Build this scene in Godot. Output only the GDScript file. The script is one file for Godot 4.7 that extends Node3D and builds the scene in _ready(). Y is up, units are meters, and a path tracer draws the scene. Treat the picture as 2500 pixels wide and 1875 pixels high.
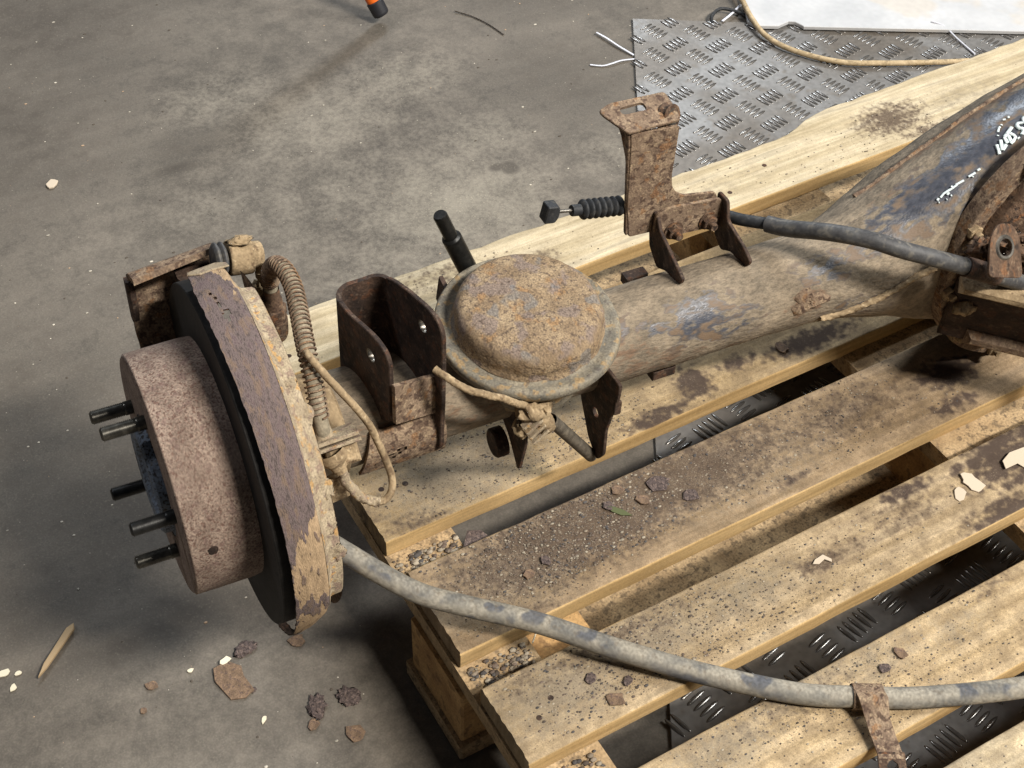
extends Node3D
# A dirty rear axle resting on a wooden pallet in a workshop. x runs along the deck boards, y is up, metres.

var T := {}
var M := {}
var NZ := {}
var named := {}
var axle: Node3D
const DECK := 0.144            # height of the pallet's top face
const DX0 := 0.30              # deck texture: region of the pallet it covers
const DZ0 := -1.13
const DW := 1.30
const DH := 0.94
const FX0 := -0.30             # floor texture region
const FZ0 := -2.45
const FW := 2.4
const FH := 2.25


class MB:
	var v := PackedVector3Array()
	var n := PackedVector3Array()
	var uv := PackedVector2Array()
	var ix := PackedInt32Array()

	func grid(rows: Array, wrap := false, skip := {}) -> MB:
		var nr := rows.size()
		var base := v.size()
		var nc: int = rows[0].size() + (1 if wrap else 0)
		for i in nr:
			var row: PackedVector3Array = rows[i]
			for j in nc:
				v.append(row[j % row.size()])
				n.append(Vector3.ZERO)
				uv.append(Vector2(float(j) / (nc - 1), float(i) / (nr - 1)))
		for i in nr - 1:
			for j in nc - 1:
				if skip.has(Vector2i(i, j)):
					continue
				var a := base + i * nc + j
				_tri(a, a + nc, a + 1)
				_tri(a + 1, a + nc, a + nc + 1)
		if wrap:
			for i in nr:
				var a := base + i * nc
				var b := a + nc - 1
				var s := n[a] + n[b]
				n[a] = s
				n[b] = s
		for i in range(base, v.size()):
			n[i] = n[i].normalized() if n[i].length_squared() > 1e-20 else Vector3.UP
		return self

	func _tri(a: int, b: int, c: int) -> void:
		ix.append(a)
		ix.append(b)
		ix.append(c)
		var fn := (v[c] - v[a]).cross(v[b] - v[a])
		n[a] += fn
		n[b] += fn
		n[c] += fn

	func face(pts: PackedVector3Array, nrm := Vector3.ZERO) -> MB:
		var base := v.size()
		var m := Vector3.ZERO
		for k in range(1, pts.size() - 1):
			m += (pts[k] - pts[0]).cross(pts[k + 1] - pts[0])
		m = m.normalized()
		var nn := m if nrm == Vector3.ZERO else nrm
		for p in pts:
			v.append(p)
			n.append(nn)
			uv.append(Vector2(p.x, p.z))
		for k in range(1, pts.size() - 1):
			ix.append(base)
			if m.dot(nn) >= 0.0:
				ix.append(base + k + 1)
				ix.append(base + k)
			else:
				ix.append(base + k)
				ix.append(base + k + 1)
		return self

	func cap(poly: PackedVector2Array, fr: Transform3D, z: float, up: bool) -> void:
		var tri := Geometry2D.triangulate_polygon(poly)
		var base := v.size()
		var nn := fr.basis.z.normalized() * (1.0 if up else -1.0)
		for p in poly:
			v.append(fr * Vector3(p.x, p.y, z))
			n.append(nn)
			uv.append(p)
		for k in range(0, tri.size(), 3):
			var a := base + tri[k]
			var b := base + tri[k + 1]
			var c := base + tri[k + 2]
			if (v[c] - v[a]).cross(v[b] - v[a]).dot(nn) < 0.0:
				var t := b
				b = c
				c = t
			ix.append(a)
			ix.append(b)
			ix.append(c)

	func loop_side(a: PackedVector3Array, b: PackedVector3Array, crease := 0.75) -> void:
		# walls between two closed loops, split where the outline turns sharply
		var c := a.size()
		var sharp := []
		for k in c:
			var d0 := (a[k] - a[(k - 1 + c) % c]).normalized()
			var d1 := (a[(k + 1) % c] - a[k]).normalized()
			if d0.dot(d1) < crease:
				sharp.append(k)
		if sharp.is_empty():
			grid([a, b], true)
			return
		for s in sharp.size():
			var k0: int = sharp[s]
			var k1: int = sharp[(s + 1) % sharp.size()]
			var r0 := PackedVector3Array()
			var r1 := PackedVector3Array()
			var k := k0
			while true:
				r0.append(a[k])
				r1.append(b[k])
				if k == k1 and r0.size() > 1:
					break
				k = (k + 1) % c
			grid([r0, r1])

	func prism(poly: PackedVector2Array, fr: Transform3D, z0: float, z1: float, holes := [], bevel := 0.0) -> MB:
		# an outline in fr's x-y plane, drawn out along its z axis, with holes cut through
		if Geometry2D.is_polygon_clockwise(poly):
			poly = poly.duplicate()
			poly.reverse()
		var inner := poly
		if bevel > 0.0:
			inner = PackedVector2Array()
			var c := poly.size()
			for k in c:
				var d0 := (poly[k] - poly[(k - 1 + c) % c]).normalized()
				var d1 := (poly[(k + 1) % c] - poly[k]).normalized()
				var m := (Vector2(-d0.y, d0.x) + Vector2(-d1.y, d1.x))
				m = m / maxf(0.35, m.length_squared() / 2.0)
				inner.append(poly[k] + m * bevel)
		var pieces := [inner]
		for h in holes:
			var hx := 0.0
			for p in h:
				hx += p.x
			hx /= h.size()
			var nxt := []
			for p in pieces:
				for side in [-1.0, 1.0]:
					var half := PackedVector2Array([Vector2(hx, -9), Vector2(hx, 9), Vector2(hx + 9.0 * side, 9), Vector2(hx + 9.0 * side, -9)])
					for q in Geometry2D.intersect_polygons(p, half):
						for r in Geometry2D.clip_polygons(q, h):
							nxt.append(r)
			pieces = nxt
		for p in pieces:
			cap(p, fr, z0, false)
			cap(p, fr, z1, true)
		if bevel > 0.0:
			loop_side(l3(inner, fr, z0), l3(poly, fr, z0 + bevel))
			loop_side(l3(poly, fr, z0 + bevel), l3(poly, fr, z1 - bevel))
			loop_side(l3(poly, fr, z1 - bevel), l3(inner, fr, z1))
		else:
			loop_side(l3(poly, fr, z0), l3(poly, fr, z1))
		for h in holes:
			var hh: PackedVector2Array = h.duplicate()
			if not Geometry2D.is_polygon_clockwise(hh):
				hh.reverse()
			loop_side(l3(hh, fr, z0), l3(hh, fr, z1))
		return self

	func l3(p: PackedVector2Array, fr: Transform3D, z: float) -> PackedVector3Array:
		var o := PackedVector3Array()
		for q in p:
			o.append(fr * Vector3(q.x, q.y, z))
		return o

	func box(c: Vector3, s: Vector3, b := Basis(), bevel := 0.001) -> MB:
		var x := s.x / 2.0
		var y := s.y / 2.0
		return prism(PackedVector2Array([Vector2(-x, -y), Vector2(x, -y), Vector2(x, y), Vector2(-x, y)]), Transform3D(b, c), -s.z / 2.0, s.z / 2.0, [], bevel)

	func bar(p: Vector3, q: Vector3, wide: float, thick: float, up := Vector3.UP, bevel := 0.001) -> MB:
		var x := (q - p).normalized()
		var z := x.cross(up).normalized()
		return box((p + q) / 2.0, Vector3(p.distance_to(q), thick, wide), Basis(x, z.cross(x), z), bevel)

	func tube(path: PackedVector3Array, radii, seg := 16, caps := true, squash := 1.0, wob := 0.0) -> MB:
		var m := path.size()
		var rows := []
		var t := (path[1] - path[0]).normalized()
		var s := t.cross(Vector3.UP if absf(t.y) < 0.9 else Vector3.RIGHT).normalized()
		for i in m:
			var t2 := (path[mini(i + 1, m - 1)] - path[maxi(i - 1, 0)]).normalized()
			s = (s - t2 * s.dot(t2)).normalized()
			var u := s.cross(t2)
			var r: float = radii if radii is float else radii[i]
			var row := PackedVector3Array()
			for k in seg:
				var an := TAU * k / seg
				var rr := r * (1.0 + wob * sin(an * 3.0 + i * 1.7) * sin(i * 0.9 + 1.0))
				row.append(path[i] + s * cos(an) * rr + u * sin(an) * rr * squash)
			rows.append(row)
		grid(rows, true)
		if caps:
			face(rows[0], -(path[1] - path[0]).normalized())
			face(rows[m - 1], (path[m - 1] - path[m - 2]).normalized())
		return self

	func lathe(prof: PackedVector2Array, fr: Transform3D, seg := 48, a0 := 0.0, a1 := TAU, crease := 0.8, wob := 0.0) -> MB:
		# prof: (radius, height) turned about fr's y axis
		var full := absf(a1 - a0 - TAU) < 1e-4
		var m := prof.size()
		var k0 := 0
		while k0 < m - 1:
			var k1 := k0 + 1
			while k1 < m - 1 and (prof[k1] - prof[k1 - 1]).normalized().dot((prof[k1 + 1] - prof[k1]).normalized()) > crease:
				k1 += 1
			var rows := []
			for k in range(k0, k1 + 1):
				var row := PackedVector3Array()
				for j in (seg if full else seg + 1):
					var an := a0 + (a1 - a0) * j / seg
					var r := prof[k].x * (1.0 + wob * (sin(an * 5.0 + k) + sin(an * 11.0 + 2.0 * k) * 0.6))
					row.append(fr * Vector3(cos(an) * r, prof[k].y, sin(an) * r))
				rows.append(row)
			grid(rows, full)
			k0 = k1
		return self

	func blob(c: Vector3, r: Vector3, amp := 0.2, sd := 1, bas := Basis(), nu := 10, nv := 16, fr := 2.2) -> MB:
		var f := FastNoiseLite.new()
		f.seed = sd
		f.frequency = fr
		f.fractal_octaves = 3
		var rows := []
		for i in nu + 1:
			var row := PackedVector3Array()
			for j in nv:
				var p := PI * i / nu
				var an := TAU * j / nv
				var d := Vector3(sin(p) * cos(an), cos(p), sin(p) * sin(an))
				row.append(c + bas * (d * r * (1.0 + amp * 2.0 * f.get_noise_3dv(d))))
			rows.append(row)
		return grid(rows, true)

	func mesh() -> ArrayMesh:
		var a := []
		a.resize(Mesh.ARRAY_MAX)
		a[Mesh.ARRAY_VERTEX] = v
		a[Mesh.ARRAY_NORMAL] = n
		a[Mesh.ARRAY_TEX_UV] = uv
		a[Mesh.ARRAY_INDEX] = ix
		var m := ArrayMesh.new()
		m.add_surface_from_arrays(Mesh.PRIMITIVE_TRIANGLES, a)
		return m


# ---------------------------------------------------------------- naming

func numbered(called: String, parent: Node) -> String:
	var key := str(parent.get_instance_id()) + called
	var k: int = named.get(key, 0)
	named[key] = k + 1
	return called if k == 0 else "%s_%03d" % [called, k]


func obj(called: String, mb: MB, mat: Material, parent: Node = self, label := "") -> MeshInstance3D:
	var o := MeshInstance3D.new()
	o.mesh = mb.mesh()
	o.material_override = mat
	o.name = numbered(called, parent)
	parent.add_child(o, true)
	if label:
		o.set_meta("label", label)
	return o


func tag(o: Node, label: String, category: String, group := "") -> void:
	o.set_meta("label", label)
	o.set_meta("category", category)
	if group:
		o.set_meta("group", group)


func thing(called: String, label: String, category: String, at := Vector3.ZERO, group := "") -> Node3D:
	var o := Node3D.new()
	o.name = numbered(called, self)
	o.position = at
	add_child(o, true)
	tag(o, label, category, group)
	return o


func smooth(p: PackedVector3Array, sub := 6) -> PackedVector3Array:
	var o := PackedVector3Array()
	var m := p.size()
	for i in m - 1:
		var a := p[maxi(i - 1, 0)]
		var d := p[mini(i + 2, m - 1)]
		for k in sub:
			o.append(p[i].cubic_interpolate(p[i + 1], a, d, float(k) / sub))
	o.append(p[m - 1])
	return o


func circle(c: Vector2, r: float, k := 16, rag := 0.0, sd := 1) -> PackedVector2Array:
	var g := RandomNumberGenerator.new()
	g.seed = sd
	var o := PackedVector2Array()
	for i in k:
		var an := TAU * i / k
		o.append(c + Vector2(cos(an), sin(an)) * r * (1.0 + rag * g.randf_range(-1, 1)))
	return o


func axis_frame(o: Vector3, y: Vector3) -> Transform3D:
	# a frame whose y axis points along y
	var yy := y.normalized()
	var x := yy.cross(Vector3(0, 0, 1) if absf(yy.z) < 0.9 else Vector3(1, 0, 0)).normalized()
	return Transform3D(Basis(x, yy, x.cross(yy)), o)


func vw_frame(u: float) -> Transform3D:
	# outline coordinates are (v, w); thickness runs along u
	return Transform3D(Basis(Vector3(0, 1, 0), Vector3(0, 0, 1), Vector3(1, 0, 0)), Vector3(u, 0, 0))


func uv_frame(w: float) -> Transform3D:
	# outline coordinates are (u, v); thickness runs along w
	return Transform3D(Basis(), Vector3(0, 0, w))


func pv(a: Array) -> PackedVector2Array:
	var o := PackedVector2Array()
	for k in range(0, a.size(), 2):
		o.append(Vector2(a[k], a[k + 1]))
	return o


func p3(a: Array) -> PackedVector3Array:
	var o := PackedVector3Array()
	for k in range(0, a.size(), 3):
		o.append(Vector3(a[k], a[k + 1], a[k + 2]))
	return o


func round_poly(p: PackedVector2Array, r: float, k := 4) -> PackedVector2Array:
	# rounds the corners of an outline
	var o := PackedVector2Array()
	var c := p.size()
	for i in c:
		var a := p[(i - 1 + c) % c] - p[i]
		var b := p[(i + 1) % c] - p[i]
		var d := minf(r, minf(a.length(), b.length()) * 0.45)
		var q0 := p[i] + a.normalized() * d
		var q1 := p[i] + b.normalized() * d
		for j in k + 1:
			var t := float(j) / k
			o.append(q0.lerp(p[i], t).lerp(p[i].lerp(q1, t), t))
	return o


# ---------------------------------------------------------------- textures

func nz(sd: int, freq: float, oct: int, w: int, h: int, kind := 0) -> PackedByteArray:
	var key := "%d %f %d %d %d %d" % [sd, freq, oct, w, h, kind]
	if not NZ.has(key):
		var f := FastNoiseLite.new()
		f.seed = sd
		f.frequency = freq
		f.fractal_octaves = oct
		f.fractal_type = FastNoiseLite.FRACTAL_FBM if oct > 1 else FastNoiseLite.FRACTAL_NONE
		f.noise_type = FastNoiseLite.TYPE_SIMPLEX_SMOOTH
		if kind == 1:
			f.noise_type = FastNoiseLite.TYPE_CELLULAR
			f.cellular_return_type = FastNoiseLite.RETURN_DISTANCE2_SUB
		elif kind == 2:
			f.noise_type = FastNoiseLite.TYPE_CELLULAR
			f.cellular_return_type = FastNoiseLite.RETURN_CELL_VALUE
		var im := f.get_seamless_image(w, h, false, false, 0.15, true) if w == h else f.get_image(w, h, false, false, true)
		im.convert(Image.FORMAT_L8)
		NZ[key] = im.get_data()
	return NZ[key]


func stretched(sd: int, freq: float, oct: int, w: int, h: int, by: int) -> PackedByteArray:
	var f := FastNoiseLite.new()
	f.seed = sd
	f.frequency = freq
	f.fractal_octaves = oct
	var im := f.get_image(w / by, h, false, false, true)
	im.convert(Image.FORMAT_L8)
	im.resize(w, h, Image.INTERPOLATE_CUBIC)
	return im.get_data()


func lut(lo: float, hi: float, k: float) -> PackedFloat32Array:
	var o := PackedFloat32Array()
	o.resize(256)
	for i in 256:
		o[i] = smoothstep(lo, hi, i / 255.0) * k if lo < hi else (1.0 - smoothstep(hi, lo, i / 255.0)) * k
	return o


func tex(size: int, sd: int, freq: float, c0: Color, c1: Color, fine: float, layers: Array) -> ImageTexture:
	# a tiling picture of a surface: two tones mottled together, then layers [seed, frequency, octaves, lo, hi, colour, strength, kind]
	var a := nz(sd, freq, 5, size, size)
	var fi := nz(sd + 50, 0.16, 3, size, size)
	var cnt := size * size
	var r := PackedFloat32Array()
	var g := PackedFloat32Array()
	var b := PackedFloat32Array()
	r.resize(cnt)
	g.resize(cnt)
	b.resize(cnt)
	for i in cnt:
		var t := clampf((a[i] / 255.0 - 0.5) * 1.5 + 0.5, 0.0, 1.0)
		var k := 1.0 + (fi[i] / 255.0 - 0.5) * fine
		r[i] = (c0.r + (c1.r - c0.r) * t) * k
		g[i] = (c0.g + (c1.g - c0.g) * t) * k
		b[i] = (c0.b + (c1.b - c0.b) * t) * k
	for l in layers:
		var m := nz(l[0], l[1], l[2], size, size, l[7] if l.size() > 7 else 0)
		var q := lut(l[3], l[4], l[6])
		var c: Color = l[5]
		for i in cnt:
			var t := q[m[i]]
			if t > 0.0:
				var k := 1.0 + (fi[i] / 255.0 - 0.5) * fine
				r[i] += (c.r * k - r[i]) * t
				g[i] += (c.g * k - g[i]) * t
				b[i] += (c.b * k - b[i]) * t
	return pack(r, g, b, size, size)


func pack(r: PackedFloat32Array, g: PackedFloat32Array, b: PackedFloat32Array, w: int, h: int) -> ImageTexture:
	var o := PackedByteArray()
	o.resize(w * h * 3)
	for i in w * h:
		var l := (r[i] * 0.35 + g[i] * 0.45 + b[i] * 0.20) * 0.12   # the photograph's colours are muted
		o[i * 3] = clampi(int((r[i] * 0.88 + l) * 255.0), 0, 255)
		o[i * 3 + 1] = clampi(int((g[i] * 0.88 + l) * 255.0), 0, 255)
		o[i * 3 + 2] = clampi(int((b[i] * 0.88 + l) * 255.0), 0, 255)
	return ImageTexture.create_from_image(Image.create_from_data(w, h, false, Image.FORMAT_RGB8, o))


func bump(size: int, parts: Array) -> ImageTexture:
	# parts: [seed, frequency, octaves, weight, kind]
	var o := PackedByteArray()
	o.resize(size * size)
	var acc := PackedFloat32Array()
	acc.resize(size * size)
	var sum := 0.0
	for p in parts:
		var m := nz(p[0], p[1], p[2], size, size, p[4])
		sum += p[3]
		var k: float = p[3] / 255.0
		for i in size * size:
			acc[i] += m[i] * k
	for i in size * size:
		o[i] = int(clampf(acc[i] / sum, 0.0, 1.0) * 255.0)
	return ImageTexture.create_from_image(Image.create_from_data(size, size, false, Image.FORMAT_L8, o))


func mat(called: String, albedo: Texture2D, period: float, rough := 0.9, bmp: Texture2D = null, cm := 0.05, metal := 0.0, spec := 0.4, tint := Color.WHITE) -> StandardMaterial3D:
	var m := StandardMaterial3D.new()
	m.resource_name = called
	m.albedo_color = tint
	m.albedo_texture = albedo
	m.roughness = rough
	m.metallic = metal
	m.metallic_specular = spec
	m.cull_mode = BaseMaterial3D.CULL_DISABLED
	if period > 0.0:
		m.uv1_triplanar = true
		m.uv1_scale = Vector3.ONE / period
		m.uv1_triplanar_sharpness = 4.0
	if bmp:
		m.heightmap_enabled = true
		m.heightmap_texture = bmp
		m.heightmap_scale = cm
	M[called] = m
	return m


func c8(r: int, g: int, b: int) -> Color:
	return Color8(r, g, b)


func splat(buf: PackedFloat32Array, w: int, h: int, cx: float, cy: float, rx: float, ry: float, k: float) -> PackedFloat32Array:
	for y in range(maxi(0, int(cy - ry)), mini(h, int(cy + ry) + 1)):
		for x in range(maxi(0, int(cx - rx)), mini(w, int(cx + rx) + 1)):
			var dx := (x - cx) / rx
			var dy := (y - cy) / ry
			var m := (1.0 - sqrt(dx * dx + dy * dy)) * k
			if m > buf[y * w + x]:
				buf[y * w + x] = m
	return buf


var boards := [
	# z0, z1, x0, x1, colour of its wood
	[-1.070, -0.985, 0.3235, 1.53, Color8(206, 192, 162)],
	[-0.940, -0.866, 0.3240, 1.53, Color8(168, 144, 106)],
	[-0.843, -0.743, 0.3218, 1.53, Color8(182, 158, 120)],
	[-0.704, -0.602, 0.3236, 1.53, Color8(166, 143, 114)],
	[-0.564, -0.481, 0.3228, 1.53, Color8(188, 166, 132)],
	[-0.436, -0.353, 0.3245, 1.53, Color8(198, 174, 136)],
	[-0.311, -0.228, 0.3225, 1.53, Color8(204, 186, 152)],
]


func deck_texture() -> Array:
	var w := 1792
	var h := int(w * DH / DW)
	var px := w / DW
	var soil := PackedFloat32Array()
	soil.resize(w * h)
	var dust := soil.duplicate()
	var oil := soil.duplicate()
	for s in [[0.493, -0.809, 0.03, 0.02, 0.5], [0.35, -0.754, 0.035, 0.014, 0.9], [0.364, -0.748, 0.04, 0.01, 0.8], [0.30, -0.79, 0.05, 0.06, 0.8],
			[0.492, -0.668, 0.20, 0.062, 1.9], [0.60, -0.672, 0.20, 0.055, 1.7], [0.40, -0.69, 0.06, 0.022, 0.9], [0.40, -0.606, 0.05, 0.02, 0.8], [0.683, -0.66, 0.1, 0.04, 0.75], [0.80, -0.665, 0.16, 0.055, 0.85],
			[0.663, -0.527, 0.035, 0.016, 1.5], [0.773, -0.537, 0.08, 0.035, 0.75], [0.701, -0.53, 0.09, 0.03, 0.5], [0.36, -0.55, 0.05, 0.03, 0.45], [0.45, -0.55, 0.12, 0.025, 0.7],
			[1.183, -1.035, 0.075, 0.045, 1.3], [1.21, -0.995, 0.06, 0.02, 1.0], [0.798, -0.975, 0.03, 0.02, 0.7], [0.66, -1.02, 0.03, 0.02, 0.8], [0.55, -1.05, 0.10, 0.04, 0.5], [0.56, -0.42, 0.10, 0.03, 0.45], [0.78, -0.43, 0.06, 0.02, 0.6]]:
		soil = splat(soil, w, h, (s[0] - DX0) * px, (s[1] - DZ0) * px, s[2] * px, s[3] * px, s[4])
	for s in [[0.42, -0.79, 0.12, 0.07, 1.5], [0.55, -0.80, 0.10, 0.05, 0.8], [0.40, -0.65, 0.12, 0.07, 1.0], [0.66, -0.65, 0.2, 0.07, 0.6], [0.38, -0.53, 0.11, 0.05, 1.3], [0.47, -0.535, 0.12, 0.045, 1.3], [0.58, -0.535, 0.10, 0.04, 1.0],
			[0.47, -0.415, 0.09, 0.035, 1.1], [0.56, -0.43, 0.10, 0.03, 1.1], [0.64, -0.42, 0.09, 0.035, 0.8], [0.72, -0.41, 0.07, 0.03, 0.6], [0.60, -0.29, 0.12, 0.06, 0.8], [0.9, -1.03, 0.2, 0.05, 0.35], [1.3, -1.03, 0.15, 0.05, 0.5], [0.5, -1.03, 0.12, 0.04, 0.5]]:
		dust = splat(dust, w, h, (s[0] - DX0) * px, (s[1] - DZ0) * px, s[2] * px, s[3] * px, s[4])
	for s in [[0.694, -0.772, 0.028, 0.035, 1.4], [0.634, -0.752, 0.06, 0.018, 1.2], [0.839, -0.765, 0.09, 0.02, 1.3], [0.752, -0.775, 0.04, 0.02, 0.8], [0.937, -0.655, 0.05, 0.035, 1.3], [0.91, -0.62, 0.05, 0.02, 0.9],
			[0.91, -0.538, 0.09, 0.05, 1.4], [0.86, -0.49, 0.08, 0.018, 1.2], [0.79, -0.556, 0.045, 0.012, 1.2], [0.70, -0.62, 0.05, 0.012, 0.5], [0.52, -0.44, 0.03, 0.01, 0.6]]:
		oil = splat(oil, w, h, (s[0] - DX0) * px, (s[1] - DZ0) * px, s[2] * px, s[3] * px, s[4])
	var gr := stretched(11, 0.035, 4, w, h, 14)
	var g2 := stretched(12, 0.13, 3, w, h, 24)
	var n1 := nz(21, 0.022, 5, w, h)
	var n2 := nz(22, 0.12, 4, w, h)
	var n3 := nz(23, 0.5, 2, w, h)
	var n4 := nz(24, 0.05, 4, w, h)
	var r := PackedFloat32Array()
	r.resize(w * h)
	var g := r.duplicate()
	var b := r.duplicate()
	var hb := PackedByteArray()
	hb.resize(w * h)
	var side := Color8(198, 166, 114)
	for y in h:
		var z := DZ0 + y / px
		var bi := -1
		for k in boards.size():
			if z > boards[k][0] - (0.026 if k == 0 else 0.0) and z < boards[k][1] - 0.0015:
				bi = k
		var base: Color = side if bi < 0 else boards[bi][4]
		for x in w:
			var i := y * w + x
			var grain := gr[i] / 255.0
			var fineg := g2[i] / 255.0
			var nn1 := n1[i] / 255.0
			var nn2 := n2[i] / 255.0
			var nn3 := n3[i] / 255.0
			var nn4 := n4[i] / 255.0
			var k := 0.82 + 0.22 * grain + 0.16 * (fineg - 0.5) + (0.42 * (nn3 - 0.5) + 0.24 * (nn2 - 0.5)) * (1.0 if bi > 0 else 0.45)
			k *= 1.0 - 0.30 * clampf((grain - 0.72) * 6.0, 0.0, 1.0) * fineg
			var cr := base.r * k
			var cg := base.g * (k - 0.03 * (1.0 - grain))
			var cb := base.b * (k - 0.10 * (1.0 - grain))
			var rel := 0.5 + 0.12 * (grain - 0.5) + 0.1 * (fineg - 0.5)
			if bi >= 0:
				# handling dirt everywhere, then dust, soil and oil where they lie
				var t := clampf((nn1 - 0.30) * 1.5, 0.0, 1.0) * (0.52 if bi > 0 else 0.16)
				cr += (0.42 - cr) * t
				cg += (0.355 - cg) * t
				cb += (0.275 - cb) * t
				var d := dust[i]
				t = clampf(d * 1.1 + (nn2 - 0.5) * 0.9 + (nn4 - 0.5) * 0.9 - 0.18, 0.0, 1.0) * minf(1.0, d * 3.0) * 0.72
				var tone := 0.80 + 0.4 * nn3
				cr += (0.50 * tone - cr) * t
				cg += (0.455 * tone - cg) * t
				cb += (0.385 * tone - cb) * t
				rel += t * (nn2 - 0.5) * 0.5
				d = soil[i]
				t = clampf((d + (nn2 - 0.5) * 0.9 + (nn4 - 0.5) * 1.0 - 0.22) * 1.25, 0.0, 1.0) * minf(1.0, d * 3.0) * 0.82
				tone = 0.72 + 0.56 * nn3
				cr += (0.315 * tone - cr) * t
				cg += (0.258 * tone - cg) * t
				cb += (0.212 * tone - cb) * t
				rel += t * (nn2 - 0.35) * 0.9
				d = oil[i]
				t = clampf((d + (grain - 0.5) * 0.5 + (nn4 - 0.5) * 1.3 - 0.25) * 1.7, 0.0, 1.0) * minf(1.0, d * 3.0) * 0.78
				cr += (0.235 - cr) * t
				cg += (0.19 - cg) * t
				cb += (0.175 - cb) * t
				# grit and stains
				var dirty := minf(1.0, 0.10 + dust[i] * 0.7 + soil[i] * 0.7) * (1.0 if bi > 0 else 0.5)
				t = clampf((nn3 * 0.62 + nn2 * 0.45 + nn1 * 0.1 - 0.865 + 0.12 * dirty) * 8.0, 0.0, 1.0) * 0.62
				cr += (0.21 - cr) * t
				cg += (0.175 - cg) * t
				cb += (0.15 - cb) * t
				rel += t * 0.35
				t = clampf((0.25 - nn3 * 0.6 - nn1 * 0.2 + 0.08 * dirty) * 9.0, 0.0, 1.0) * 0.55
				cr += (0.66 - cr) * t
				cg += (0.60 - cg) * t
				cb += (0.50 - cb) * t
				rel += t * 0.3
			else:
				var t := clampf((nn3 + nn2 * 0.4 - 1.02) * 6.0, 0.0, 1.0) * 0.6
				cr += (0.36 - cr) * t
				cg += (0.26 - cg) * t
				cb += (0.15 - cb) * t
			r[i] = cr
			g[i] = cg
			b[i] = cb
			hb[i] = int(clampf(rel, 0.0, 1.0) * 255.0)
	return [pack(r, g, b, w, h), ImageTexture.create_from_image(Image.create_from_data(w, h, false, Image.FORMAT_L8, hb))]


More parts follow.
